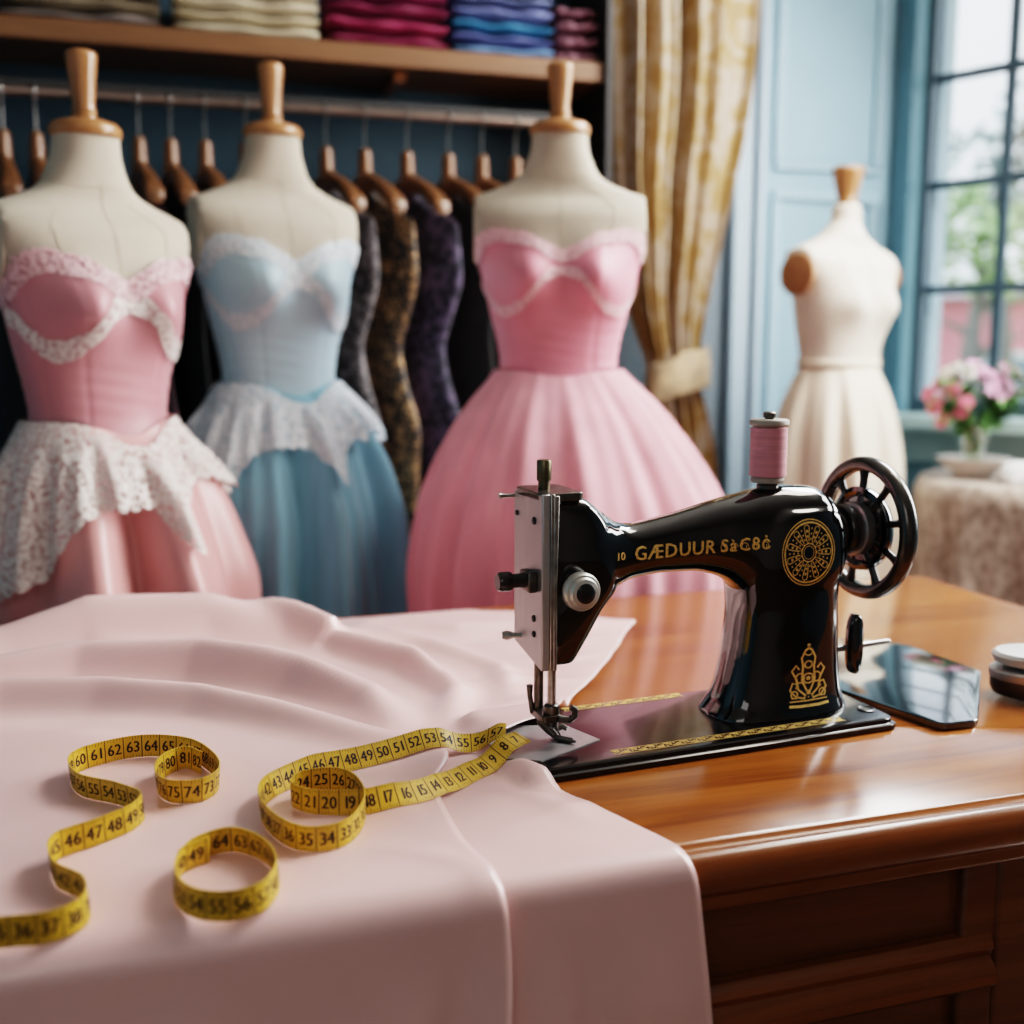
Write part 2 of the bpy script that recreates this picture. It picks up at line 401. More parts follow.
# ================================================================== SATIN CLOTHS ON THE DESK
def seg_d(p, a, c):
    a = np.array(a); c = np.array(c); p = np.array(p); d = c-a; t = np.clip(((p-a)@d)/(d@d), 0, 1); return np.linalg.norm(p-a-d*t), t
FOLDS = [   # polyline, width, height: soft ridges of the lower cloth
    ([(-.8, 1.58), (-.36, 1.62), (-.22, 1.65), (-.12, 1.665), (.05, 1.66), (.16, 1.63), (.28, 1.58)], .052, (.008, .018, .050, .080, .074, .042, .014)),
    ([(-.6, 1.50), (-.3, 1.53), (-.12, 1.535), (.03, 1.49), (.15, 1.40), (.225, 1.29), (.24, 1.22)], .030, (.018, .030, .046, .052, .046, .030, .012)),
    ([(-.5, 1.44), (-.25, 1.46), (-.08, 1.43), (.03, 1.38)], .022, (.012, .018, .016, .003)),
    ([(-.10, 1.60), (.02, 1.565), (.10, 1.49), (.13, 1.44)], .018, (.006, .014, .014, .003)),
    ([(.12, 1.68), (.22, 1.57), (.31, 1.43), (.335, 1.30), (.30, 1.20)], .020, (.014, .030, .032, .018, .003)),
    ([(.26, 1.66), (.36, 1.53), (.42, 1.38), (.40, 1.27)], .018, (.006, .014, .012, .003)),
    ([(.30, 1.68), (.42, 1.61), (.58, 1.59), (.70, 1.57)], .022, (.010, .014, .009, .003)),
    ([(.40, 1.53), (.52, 1.50), (.63, 1.49)], .014, (.002, .007, .003)),
    ([(.44, 1.43), (.53, 1.41), (.59, 1.42)], .012, (.002, .006, .002)),
    ([(.34, 1.33), (.43, 1.33), (.51, 1.31)], .013, (.002, .007, .003)),
    ([(.36, 1.24), (.42, 1.25), (.47, 1.245)], .010, (.001, .005, .001)),
    ([(.27, 1.05), (.33, .97), (.36, .90)], .016, (.001, .003, .001)),
    ([(.28, .90), (.35, .93), (.39, .945)], .014, (.001, .003, .001)),
]
BED = (.337, .795, 1.02, 1.20)
def bed_lift(x, y):
    # rotated with the machine by 4 degrees about (.57, 1.11)
    a = math.radians(-4); dx, dy = x-.57, y-1.11; X = .57+dx*math.cos(a)-dy*math.sin(a); Y = 1.11+dx*math.sin(a)+dy*math.cos(a)
    d = math.hypot(max(BED[0]-X, 0, X-BED[1]), max(BED[2]-Y, 0, Y-BED[3]))
    return .0165*(1-sstep(.004, .03, d))
def ridge(x, y, folds):
    h = 0
    for pl, w, hs in folds:
        best = 9; hh = 0
        for i in range(len(pl)-1):
            d, t = seg_d((x, y), pl[i], pl[i+1])
            if d < best: best = d; hh = hs[i]*(1-t)+hs[i+1]*t
        h = max(h, hh*math.exp(-(best/w)**2)) if hh > .03 else h+hh*math.exp(-(best/w)**2)
    return h
def lower_z(x, y):
    wob = .0016*math.sin(21*x+9*y)*math.sin(17*y-4*x)+.0012*math.sin(33*y+7*x)
    return DZ+.0035+abs(wob)+ridge(x, y, FOLDS)+bed_lift(x, y)
UF = [([(-.8, 1.41), (-.20, 1.405), (-.09, 1.378), (.025, 1.322), (.11, 1.25), (.19, 1.17), (.262, 1.105)], .026, (.036, .038, .036, .032, .025, .016, .006)),
      ([(.10, 1.10), (.17, 1.02), (.22, .92)], .02, (.001, .004, .001)), ([(.15, .90), (.20, .87), (.235, .83)], .012, (.001, .003, .002)), ([(-.25, .90), (-.02, .99), (.05, 1.06)], .03, (.002, .006, .001)),
      ([(-.7, 1.30), (-.3, 1.29), (-.1, 1.25), (.06, 1.18)], .05, (.012, .014, .012, .002)),
      ([(-.7, 1.02), (-.3, .98), (-.1, .95)], .06, (.010, .008, .000))]
def upper_z(x, y): return DZ+.0095+ridge(x, y, UF)+.0012*math.sin(13*x+5*y)*math.sin(11*y)+bed_lift(x, y)*.6
YE, ER = .832, .022
def cloth_pt(x, s, zf, off, amp, ph):
    """s = plan y on the desk; below YE it runs round the bullnose and hangs"""
    if s >= YE: return (x, s, zf(x, s))
    d = YE-s; arc = (ER+off)*PI/2; ztop = zf(x, YE)
    if d < arc:
        a = d/(ER+off); return (x, YE-(ER+off)*math.sin(a)-.002*math.sin(a), ztop-(ER+off)*(1-math.cos(a)))
    q = d-arc; f = sstep(0, .12, q)
    wave = amp*f*(.9*math.sin(x*26+ph)+.6*math.sin(x*47+ph*2))
    return (x+.02*f*math.sin(x*13+ph)*q, YE-(ER+off)-.002-abs(wave)*1.0-.03*q*f, ztop-(ER+off)-q)
pink_satin = satin('pale_pink_satin', (.89, .585, .565), .25, sheen=.1, coat_=.6)
def lower_edge(s):
    tab = [(.60, .445), (.78, .427), (.82, .418), (.90, .392), (.97, .362), (1.02, .342), (1.055, .322), (1.095, .320), (1.115, .345), (1.135, .372), (1.16, .415), (1.25, .475), (1.325, .535), (1.45, .62), (1.555, .688), (1.572, .703), (1.580, .704), (1.590, .690), (1.64, .645), (1.68, .60), (1.715, .52), (1.74, .47)]
    return interp(tab, s)[0]
def upper_edge(s):
    tab = [(.50, .232), (.62, .245), (.74, .252), (.82, .246), (.90, .236), (.98, .238), (1.04, .248), (1.09, .272), (1.12, .262), (1.17, .20), (1.25, .118), (1.33, .03), (1.40, -.08), (1.43, -.2)]
    return interp(tab, s)[0]
def make_cloth(name, label, zf, edge, s0, s1, off, amp, ph, ns, nx, x_left=-1.05):
    b = MB(); rows = []
    for i in range(ns+1):
        s = s0+(s1-s0)*i/ns; xr = edge(s); row = []
        for j in range(nx+1):
            u = (j/nx)**.75; x = x_left+(xr-x_left)*u
            row.append(cloth_pt(x, s, zf, off, amp, ph))
        rows.append(row)
    b.grid(rows); o = b.build(name, pink_satin, angle=180, solid=.0012)
    return tag(o, label, 'fabric')
make_cloth('satin_cloth', 'pale pink satin spread under the machine needle and heaped at the back of the desk', lower_z, lower_edge, .36, 1.74, 0, .004, .6, 190, 170)
make_cloth('satin_cloth', 'pale pink satin length in front with rolled back fold, lying under the yellow tapes', upper_z, upper_edge, .36, 1.425, .007, .006, 1.3, 170, 150)
def cloth_top(x, y):
    z = lower_z(x, y)
    if x < upper_edge(y)+.004 and y < 1.42: z = max(z, upper_z(x, y))
    return z

# ================================================================== MEASURING TAPES
tape_yellow = mat('tape_yellow', (.72, .43, .035), .45, var=.10, nscale=60, sheen=.1)
tape_ink = mat('tape_ink', (.018, .012, .006), .6, var=.2)
def make_tape(label, pts, lean, lift, start, w=.0235):
    """pts: centre line (x, y); lean: per point 0 = on edge .. 1 = flat; positive lean tips the top edge away from the viewer"""
    N = 260
    ctrl = [(x, y, l, h) for (x, y), l, h in zip(pts, lean, lift)]
    Q, L = smooth_path(ctrl, N)
    frames = []
    L2 = np.concatenate([[0], np.cumsum(np.linalg.norm(np.diff(Q[:, :2], axis=0), axis=1))])
    for i in range(N):
        t = Q[min(i+1, N-1), :2]-Q[max(i-1, 0), :2]; t = t/np.linalg.norm(t); nx, ny = -t[1], t[0]
        ln = Q[i, 2]; a = ln*PI/2
        if ny < 0: sgn = -1
        else: sgn = 1
        up = Vector((nx*math.sin(a), ny*math.sin(a), math.cos(a)))
        nrm = Vector((nx*math.cos(a), ny*math.cos(a), -math.sin(a)))
        c = Vector((Q[i, 0], Q[i, 1], 0)); lo = c-up*(w/2); hi = c+up*(w/2)
        zb = max(cloth_top(lo.x, lo.y), cloth_top(c.x, c.y)-math.cos(a)*w/2*.0)
        zc = zb+.0012+math.cos(a)*w/2+Q[i, 3]
        if abs(math.sin(a)) > .4: zc = max(zc, cloth_top(c.x, c.y)+.0015+Q[i, 3], cloth_top(hi.x, hi.y)+.0015-math.cos(a)*w/2)
        c.z = zc; frames.append((c, up, nrm))
    for _ in range(30):
        zs = [f[0].z for f in frames]
        for i in range(1, N-1): frames[i][0].z = max(zs[i], .25*zs[i-1]+.5*zs[i]+.25*zs[i+1])
    def at(s, v, side):
        s = min(max(s, 0), L2[-1]*.9999); i = int(np.searchsorted(L2, s)-1); i = max(0, min(N-2, i)); f = (s-L2[i])/(L2[i+1]-L2[i]+1e-12)
        c = frames[i][0].lerp(frames[i+1][0], f); up = frames[i][1].lerp(frames[i+1][1], f).normalized(); n = frames[i][2].lerp(frames[i+1][2], f).normalized()
        return tuple(c+up*v+n*side)
    TT = L2[-1]
    b = MB()
    ss = np.linspace(0, TT, N); th = .00045
    b.grid([[at(s, -w/2, th), at(s, w/2, th), at(s, w/2, -th), at(s, -w/2, -th)] for s in ss], cv=True)
    b.cur = 1; cell = .0185; k = 0
    for side in (th+.00025, -th-.00025):
        s = .004; k = start
        while s < TT-.002:
            stroke(b, [(s, -w/2), (s, -w/6), (s, w/6), (s, w/2)], .0009, lambda u, v: at(u, v, side))
            for q in range(1, 6):
                for e in (-1, 1):
                    h = .0042 if q == 3 else .0028
                    stroke(b, [(s+cell*q/6, e*(w/2-.0004)), (s+cell*q/6, e*(w/2-h))], .00045, lambda u, v: at(u, v, side))
            k += 1
            txt = str(k % 100); hgt = .0112; x0 = s+cell*.5; ws = [glyphs(ch)[2]*hgt*1.28+.0006 for ch in txt]; tot = sum(ws)
            mir = 1 if side < 0 else -1
            x = -tot/2
            for ch, wd in zip(txt, ws):
                vs, fs, _ = glyphs(ch)
                for bo in (0, .0006):
                    q = [at(x0+mir*(x+bo+p[0]*hgt*1.28), p[1]*hgt*1.45-hgt*.5, side*(1.1+bo*100)) for p in vs]
                    b.add(q, fs)
                x += wd
            s += cell
    o = b.build('measuring_tape', [tape_yellow, tape_ink], angle=60)
    return tag(o, label, 'measuring tape')
t1 = [(-.22, .822), (-.17, .818), (-.13, .816), (-.096, .814), (-.074, .832), (-.076, .867), (-.1, .901), (-.104, .942), (-.069, .962), (-.041, .984), (-.036, 1.018), (-.058, 1.053), (-.094, 1.089), (-.106, 1.138), (-.089, 1.164), (-.04, 1.174), (.009, 1.152), (.032, 1.103), (.034, 1.058), (.016, 1.030), (-.009, 1.038), (-.023, 1.072), (-.018, 1.112), (.004, 1.132), (.020, 1.112)]
make_tape('yellow measuring tape snaking in S curves at the left, far end curled into a ring', t1, [.05]*len(t1), [0]*len(t1), 30)
t2 = [(.020, .908), (-.002, .893), (-.009, .862), (-.003, .832), (.014, .813), (.038, .807), (.060, .820), (.071, .856), (.062, .895), (.038, .921), (.010, .911), (-.006, .888)]
make_tape('single closed ring of yellow measuring tape, nearest the front edge of the cloth', t2, [.05]*len(t2), [0]*len(t2), 48)
t3 = [(.352, 1.078), (.318, 1.056), (.266, 1.018), (.216, .985), (.17, .972), (.142, .973), (.115, .982), (.099, 1.004), (.108, 1.028), (.138, 1.030), (.158, 1.006), (.160, .957), (.136, .908), (.102, .902), (.078, .934), (.068, .988), (.082, 1.032), (.123, 1.066), (.176, 1.086), (.243, 1.104), (.296, 1.108), (.338, 1.094)]
ln3 = [-.85, -.75, -.62, -.5, -.35, -.15, -.05, 0, 0, 0, 0, 0, 0, 0, 0, .05, .2, .32, .42, .5, .6, .75]
make_tape('yellow measuring tape running from the needle plate and coiled up at its near end', t3, ln3, [0]*len(t3), 6)

# ================================================================== SEWING MACHINE
MO = (.57, 1.11, .76)
mach = thing('sewing_machine', 'black enamelled vintage sewing machine with gold lettering and spoked hand wheel', 'sewing machine', MO, math.radians(4))
mach['_rooted'] = MO
def sup(cx, cy, hx, hy, n, m=36):
    return [(cx+hx*spow(math.cos(2*PI*i/m), 2/n), cy+hy*spow(math.sin(2*PI*i/m), 2/n)) for i in range(m)]
b = MB()
# bed
bed = MB()
x0, x1, y0, y1 = BED
bed.loft([rrect(x0+o, x1-o, y0+o, y1-o, .014, z, 8) for o, z in ((0, .7612), (0, .7665), (.002, .768), (.0035, .7685), (.004, .7725), (.0055, .774), (.008, .7745))])
bed.build('bed_plate', M['bedblack'], mach, angle=30)
YC = 1.11
arm = [(.42, 1.030, .948, .033), (.44, 1.028, .945, .034), (.46, 1.014, .938, .031), (.48, 1.008, .946, .029), (.52, 1.013, .950, .029), (.56, 1.021, .949, .031), (.585, 1.027, .944, .033), (.605, 1.031, .936, .036), (.625, 1.035, .917, .038), (.645, 1.039, .880, .041), (.68, 1.042, .87, .044), (.715, 1.040, .88, .046), (.738, 1.030, .90, .044), (.752, 1.010, .925, .036)]
rings = []
for i in range(60):
    x = .42+(.752-.42)*i/59; zt, zb, hy = interp(arm, x)
    rings.append([(x, YC+p[0], p[1]) for p in sup(0, (zt+zb)/2, hy, (zt-zb)/2, 2.3)])
b.loft(rings)
pil = [(.772, .588, .770, .054), (.780, .593, .767, .052), (.792, .602, .763, .047), (.82, .611, .759, .044), (.86, .618, .756, .043), (.90, .621, .754, .043), (.93, .618, .753, .044), (.96, .614, .753, .045), (1.0, .63, .752, .044), (1.015, .65, .745, .040)]
rings = []
for i in range(40):
    z = .772+(1.015-.772)*i/39; xl, xr, hy = interp(pil, z)
    rings.append([(p[0], p[1], z) for p in sup((xl+xr)/2, YC, (xr-xl)/2, hy, 3.2)])
b.loft(rings)
head = [(.862, .372, .410, .026), (.89, .372, .427, .030), (.92, .372, .445, .033), (.94, .372, .461, .034), (.955, .372, .464, .035), (.98, .372, .458, .037), (1.01, .372, .450, .037), (1.03, .372, .436, .034), (1.042, .372, .420, .028)]
rings = []
for i in range(40):
    z = .862+(1.042-.862)*i/39; xl, xr, hy = interp(head, z)
    rings.append([(p[0], p[1], z) for p in sup((xl+xr)/2, YC, (xr-xl)/2, hy, 3.4)])
b.loft(rings)
tmp = b.build('tmp_body', M['black'], smooth=False)
tmp.data.transform(Matrix.Translation(-Vector(MO)))
rm = tmp.modifiers.new('r', 'REMESH'); rm.mode = 'VOXEL'; rm.voxel_size = .0019
sm = tmp.modifiers.new('s', 'SMOOTH'); sm.factor = .5; sm.iterations = 38
dg = bpy.context.evaluated_depsgraph_get(); ev = tmp.evaluated_get(dg)
me = bpy.data.meshes.new_from_object(ev); me.name = 'arm_body'
bpy.data.objects.remove(tmp)
me.materials.clear(); me.materials.append(M['black'])
me.polygons.foreach_set('use_smooth', [True]*len(me.polygons))
body = bpy.data.objects.new('arm_body', me); COL.objects.link(body); body.parent = mach
bmx = bmesh.new(); bmx.from_mesh(me); bvh = BVHTree.FromBMesh(bmx)
def on_front(u, v):
    """(x, z) in the machine's frame -> the near face of the casting"""
    h = bvh.ray_cast(Vector((u-MO[0], -.3, v-MO[2])), Vector((0, 1, 0)))
    if h[0] is None: return None
    p = h[0]+h[1]*(-.0006 if h[1].y > 0 else .0006)
    return (p.x+MO[0], p.y+MO[1], p.z+MO[2])
def on_bed(u, v): return (u, v, .7749)
# --- gold lettering
def lettering(txt, x, z, size, slope=0, kern=1.0, bold=.0):
    mb = MB()
    for ch in txt:
        vs, fs, w = glyphs(ch)
        if fs:
            q = [on_front(x+p[0]*size, z+p[1]*size+slope*(p[0]*size)) for p in vs]
            if all(p is not None for p in q):
                mb.add(q, fs)
                if bold:
                    mb.add([(p[0]+bold, p[1]-.0001, p[2]) for p in q], fs); mb.add([(p[0], p[1]-.0002, p[2]+bold*.6) for p in q], fs)
        x += (w*size if fs else .3*size)*kern+.0022; z += slope*(w*size+.0022)
    return mb, x, z
mb, xe, ze = lettering('GÆDUUR', .4745, .9715, .0215, .02, 1, .0011); mb.build('lettering', M['gold'], mach, smooth=False)
mb, xs, zs = lettering('10', .451, .9735, .0125, 0, 1, .0006); mb.build('lettering', M['gold'], mach, smooth=False)
mb, xe, ze = lettering('SàC8ċ', xe+.004, ze+.0005, .0205, .02, 1, .0010)
for k in range(5):
    cx = xe-.058+k*.0125; stroke(mb, [(cx+.0045*math.cos(t)*(1-.08*t), ze+.004+.005*math.sin(t)*(1-.08*t)) for t in np.linspace(0, 7, 22)], .0009, on_front)
mb.build('lettering', M['gold'], mach, smooth=False)
# --- round medallion
mb = MB(); cx, cz, R = .690, .9685, .0380; ex = .92
def ell(u, v): return on_front(cx+(u)*ex, cz+v)
stroke(mb, circ(0, 0, R, 72), .0014, ell); stroke(mb, circ(0, 0, R-.0035, 72), .0022, ell); stroke(mb, circ(0, 0, .0105, 30), .0014, ell); stroke(mb, circ(0, 0, .0075, 30), .0008, ell)
for k in range(11):
    a = 2*PI*k/11; ca, sa = math.cos(a), math.sin(a)
    def pol(r, t): return (r*math.cos(a+t), r*math.sin(a+t))
    stroke(mb, [pol(.013, -.10), pol(.020, -.13), pol(.030, -.12)], .0014, ell); stroke(mb, [pol(.013, .10), pol(.020, .13), pol(.030, .12)], .0014, ell)
    stroke(mb, [pol(.0305, -.12), pol(.0325, 0), pol(.0305, .12)], .0012, ell)
    disc2(mb, *pol(.025, 0), .0018, ell); disc2(mb, *pol(.019, 0), .0014, ell); disc2(mb, *pol(.0115, 0), .0011, ell)
    for rr in (.016, .022, .028): disc2(mb, *pol(rr, 2*PI/22), .0012, ell)
mb.build('medallion', M['gold'], mach, smooth=False)
# --- crown-like ornament low on the pillar
mb = MB(); ox, oz = .697, .789
def orn(u, v): return on_front(ox+u*1.28, oz+v*1.02)
stroke(mb, [(-.022, 0), (-.01, -.001), (.01, -.001), (.022, 0)], .0030, orn); stroke(mb, [(-.021, .005), (0, .0045), (.021, .005)], .0017, orn)
for sg in (-1, 1):
    stroke(mb, [(sg*.004, .007), (sg*.014, .010), (sg*.020, .018), (sg*.017, .026), (sg*.012, .024), (sg*.0135, .019)], .0023, orn)
    stroke(mb, [(sg*.003, .010), (sg*.011, .018), (sg*.013, .030), (sg*.018, .040), (sg*.0135, .046), (sg*.010, .041)], .0023, orn)
    stroke(mb, [(sg*.002, .016), (sg*.007, .028), (sg*.006, .044), (sg*.0075, .054), (sg*.004, .062), (0, .065)], .0023, orn)
    stroke(mb, [(sg*(.009+.0045*math.cos(t)), .031+.0055*math.sin(t)) for t in np.linspace(0, 2*PI, 18)], .0018, orn)
    stroke(mb, [(sg*(.0155+.0035*math.cos(t)), .0125+.004*math.sin(t)) for t in np.linspace(0, 2*PI, 16)], .0017, orn)
stroke(mb, circ(0, .030, .0055, 20), .0018, orn); stroke(mb, circ(0, .046, .004, 18), .0018, orn); stroke(mb, circ(0, .061, .0042, 18), .0015, orn); disc2(mb, 0, .030, .0025, orn); disc2(mb, 0, .014, .0028, orn); disc2(mb, 0, .0685, .002, orn)
for k in range(9): disc2(mb, -.018+k*.0045, .0085, .0010, orn)
mb.build('pillar_ornament', M['gold'], mach, smooth=False)
# --- gold scroll borders on the bed
def border(xa, xb, y, w):
    mb = MB()
    for e in (-1, 1): stroke(mb, [(xa+(xb-xa)*i/30, y+e*w/2) for i in range(31)], .0013, on_bed)
    n = int((xb-xa)/.0105)
    for k in range(n):
        cx = xa+(xb-xa)*(k+.5)/n; sg = 1 if k % 2 else -1
        stroke(mb, [(cx+.0052*math.cos(t)*(1-.09*t), y+sg*.0038*math.sin(t)*(1-.09*t)) for t in np.linspace(PI, PI+6.2, 20)], .0019, on_bed)
        stroke(mb, [(cx-.0055, y-sg*.0032), (cx-.002, y-sg*.0042), (cx+.004, y-sg*.0034)], .0021, on_bed)
        disc2(mb, cx+.004, y+sg*.0028,   .0014, on_bed, 8); disc2(mb, cx-.004, y+sg*.003, .0013, on_bed, 8)
    return mb.build('scroll_border', M['gold'], mach, smooth=False)
border(.432, .728, 1.041, .0125); border(.44, .60, 1.187, .0115)
# --- needle plate and slide
b = MB()
b.prism([(.318, 1.068), (.352, 1.045), (.436, 1.080), (.420, 1.134), (.352, 1.162), (.318, 1.152)], .7746, .7757)
npl = b.build('needle_plate', M['steel'], mach, smooth=False)
b = MB(); b.box(.393, .399, 1.098, 1.0995, .7757, .7760); b.box(.388, .404, 1.086, 1.0875, .7757, .7760); b.lathe([(.0016, .7757), (.0016, .7762)], 12, (.396, 1.11, 0)); b.build('feed_slot', M['iron'], npl)
# --- face plate (left end) with its front strip
b = MB()
b.loft([[(x, y, z) for y, z in ((1.071, .862), (1.150, .878), (1.150, 1.046), (1.071, 1.050))] for x in (.3625, .372)])
b.build('face_plate', M['steel'], mach, bevel=.0015)
b = MB(); b.box(.372, .377, 1.0705, 1.0725, .862, 1.05); b.loft([[(x, y, z) for x, y in ((.3755, 1.070), (xw, 1.070), (xw, 1.074), (.3755, 1.074))] for z, xw in ((.862, .380), (.95, .380), (1.048, .382))])
b.build('front_strip', M['nickel'], mach, bevel=.001)
b = MB(); b.loft([rrect(.3625, .412, 1.072, 1.148, .008, z) for z in (1.042, 1.049, 1.0505)]); b.build('top_cap', M['darksteel'], mach, bevel=.001)
for y, z, r in ((1.092, 1.02, .0042), (1.140, 1.022, .003), (1.092, .915, .0038), (1.092, .898, .0034)):
    b = MB(); b.lathe([(r, .3627), (r, .3612), (r*.7, .3604)], 16, (0, y, z), 'x'); b.build('screw', M['iron'], mach)
# knurled presser screw on top
b = MB(); b.lathe([(.0062, 1.048), (.0062, 1.060), (.0055, 1.0605)], 24, (.381, YC, 0)); b.lathe([(.0076, 1.060), (.0079, 1.0615), (.0079, 1.080), (.0070, 1.082)], 24, (.381, YC, 0)); b.build('presser_knob', M['brass'], mach)
# black thumb screw to the left
b = MB(); b.lathe([(.0105, .3625), (.0105, .354), (.0085, .353), (.0075, .346), (.0075, .338), (.0098, .337), (.0105, .334), (.0105, .325), (.0085, .322)], 24, (0, 1.095, .957), 'x'); b.build('thumb_screw', M['iron'], mach)
b = MB(); b.box(.352, .3625, 1.082, 1.108, .945, .967); b.build('thumb_screw_block', M['darksteel'], mach, bevel=.002)
b = MB(); b.tube([(.372, 1.146, 1.040), (.352, 1.150, 1.040), (.345, 1.150, 1.040)], [.0022, .0022, .0036], 10); b.build('thread_guide', M['nickel'], mach)
b = MB(); b.tube([(.372, 1.120, .888), (.358, 1.138, .886), (.352, 1.144, .885), (.347, 1.146, .885)], [.003, .003, .0055, .0042], 10); b.build('thread_guide', M['nickel'], mach)
# tension dial facing the viewer
b = MB(); b.lathe([(.012, 1.082), (.012, 1.068), (.019, 1.0655), (.0205, 1.063), (.0205, 1.056), (.0185, 1.053), (.0165, 1.0525), (.0145, 1.0485), (.0105, 1.0475), (.0095, 1.049)], 40, (.402, 0, .948), 'y')
td = b.build('tension_dial', mat('dial_nickel', (.55, .54, .50), .4, .7, var=.15, nscale=60), mach)
b = MB(); b.lathe([(.0108, 1.050), (.0108, 1.0468), (.009, 1.0455)], 28, (.402, 0, .948), 'y'); b.build('dial_nut', M['iron'], td)
td_b = MB(); td_b.lathe([(.016, 1.072), (.016, 1.086)], 28, (.402, 0, .950), 'y'); td_b.build('dial_seat', M['iron'], td)
# needle bar, presser bar, foot, needle
b = MB(); b.lathe([(.0046, .79), (.0046, .875)], 16, (.386, 1.098, 0)); b.build('needle_bar', M['nickel'], mach)
b = MB(); b.lathe([(.0052, .80), (.0052, .875)], 16, (.380, 1.120, 0)); b.build('presser_bar', M['darksteel'], mach)
b = MB()
b.loft([rrect(.372, .394, 1.088, 1.126, .004, z, 3) for z in (.798, .806)]); b.lathe([(.0075, .792), (.0085, .80), (.0085, .815), (.006, .817)], 16, (.386, 1.098, 0))
b.tube([(.39, 1.09, .802), (.403, 1.088, .799), (.409, 1.088, .803), (.4095, 1.088, .810), (.404, 1.088, .814)], [.0045, .0042, .004, .004, .0035], 10)
b.tube([(.374, 1.122, .80), (.371, 1.124, .82), (.371, 1.124, .832)], [.0035, .003, .004], 8); b.build('presser_clamp', M['darksteel'], mach, bevel=.0008)
b = MB()
b.tube([(.378, 1.112, .802), (.379, 1.108, .793), (.385, 1.102, .786), (.391, 1.098, .780)], [.0058, .0055, .005, .0042], 10)
for dy in (-.004, .004): b.tube([(.388, 1.098+dy, .7790), (.398, 1.088+dy, .7778), (.405, 1.080+dy, .7785)], [.0022, .0024, .0015], 8)
b.tube([(.392, 1.104, .784), (.402, 1.104, .787), (.406, 1.10, .785)], [.003, .0038, .003], 10)
b.build('presser_foot', M['darksteel'], mach)
b = MB(); b.tube([(.3895, 1.096, .800), (.393, 1.094, .785), (.3965, 1.0935, .7765)], [.0013, .0011, .0004], 8); b.build('needle', M['nickel'], mach)
# hand wheel
wx, wz = .803, .9835
def wheel_part(name, m, parent, mbf, **k):
    mb = MB(); mbf(mb); return mb.build(name, m, parent, **k)
wheel = wheel_part('hand_wheel', mat('wheel_rim_metal', (.10, .095, .09), .24, .75, var=.25, nscale=50, coat=.3), mach, lambda mb: mb.grid([[(wx+.0105*math.cos(t)*1.05, YC+(.0775+.0092*math.sin(t))*math.cos(a), wz+(.0775+.0092*math.sin(t))*math.sin(a)) for t in np.linspace(0, 2*PI, 18)[:-1]] for a in np.linspace(0, 2*PI, 97)[:-1]], True, True))
for k in range(9):
    a = 2*PI*k/9+.12
    wheel_part('spoke', M['iron'], wheel, lambda mb: mb.tube([(wx-.004*(1-f), YC+r*math.cos(a), wz+r*math.sin(a)) for r, f in ((.03, 0), (.045, .4), (.06, .8), (.072, 1))], [.0062, .0048, .0046, .0066], 12))
wheel_part('hub', M['black'], wheel, lambda mb: mb.lathe([(.012, wx+.012), (.036, wx+.010), (.048, wx+.004), (.0515, wx-.004), (.0505, wx-.010), (.045, wx-.0115), (.039, wx-.006), (.012, wx-.006)], 48, (0, YC, wz), 'x'))
wheel_part('clutch_ring', M['steel'], wheel, lambda mb: mb.lathe([(.030, wx-.006), (.0325, wx-.010), (.0325, wx-.020), (.030, wx-.022), (.018, wx-.0225)], 40, (0, YC, wz), 'x'))
wheel_part('bearing_boss', M['iron'], wheel, lambda mb: mb.lathe([(.016, wx-.020), (.016, wx-.026), (.030, wx-.028), (.0315, wx-.031), (.0315, wx-.036), (.029, wx-.039), (.022, wx-.040), (.020, wx-.046), (.018, .745)], 40, (0, YC, wz), 'x'))
wheel_part('clutch_slot', M['iron'], wheel, lambda mb: mb.loft([[(wx-.015+p[0], YC-r, wz+p[1]) for p in sup(0, 0, .0032, .008, 2, 16)] for r in (.0285, .0297)]))
# stitch lever: dark paddle on a steel rod
b = MB(); b.tube([(.75, 1.10, .8385), (.79, 1.10, .8395), (.838, 1.10, .841), (.842, 1.10, .841)], [.0038, .0036, .0034, .0022], 12); rod = b.build('lever_rod', M['nickel'], mach)
b = MB(); b.loft([[(.786+p[0], 1.10-.004+dy, .844+p[1]) for p in sup(0, 0, hx, hz, 2.6, 28)] for hx, hz, dy in ((.007, .0335, -.007), (.0098, .0370, -.004), (.0098, .0370, .006), (.007, .0335, .009))]); b.build('lever_paddle', M['black'], rod, angle=60)
# locking screw recess on the bed corner, spool pin
b = MB(); b.lathe([(.0105, .7746), (.0105, .7756), (.0085, .7762), (.0075, .7752), (.0012, .7752)], 28, (.776, 1.058, 0)); b.build('bed_screw', M['iron'], mach)
b = MB(); b.lathe([(.0125, 1.036), (.0125, 1.0425), (.010, 1.044)], 28, (.662, YC, 0)); b.lathe([(.0030, 1.042), (.0030, 1.118), (.0072, 1.1205), (.0076, 1.1255), (.0055, 1.127)], 20, (.662, YC, 0)); b.build('spool_pin', M['darksteel'], mach)
# thread spool (lifts off the pin)
c4, s4 = math.cos(math.radians(4)), math.sin(math.radians(4)); sx, sy = MO[0]+(.662-MO[0])*c4, MO[1]+(.662-MO[0])*s4
sp = thing('thread_spool', 'wooden spool of dusty pink thread on top of the black sewing machine', 'thread spool', (sx, sy, 1.0445))
b = MB(); b.lathe([(.0036, 1.0455), (.0185, 1.0455), (.0192, 1.0470), (.0192, 1.0500), (.0185, 1.0515), (.0165, 1.0525), (.0160, 1.109), (.0200, 1.1105), (.0224, 1.1125), (.0224, 1.1165), (.021, 1.1182), (.0036, 1.1186)], 44, (sx, sy, 0)); b.build('core', mat('spool_grey_wood', (.42, .38, .33), .55, var=.15, nscale=50), sp, angle=50)
thread = mat('pink_thread', (.84, .36, .41), .65, var=.12, nscale=40, stretch=(.3, .3, 8), sheen=.3)
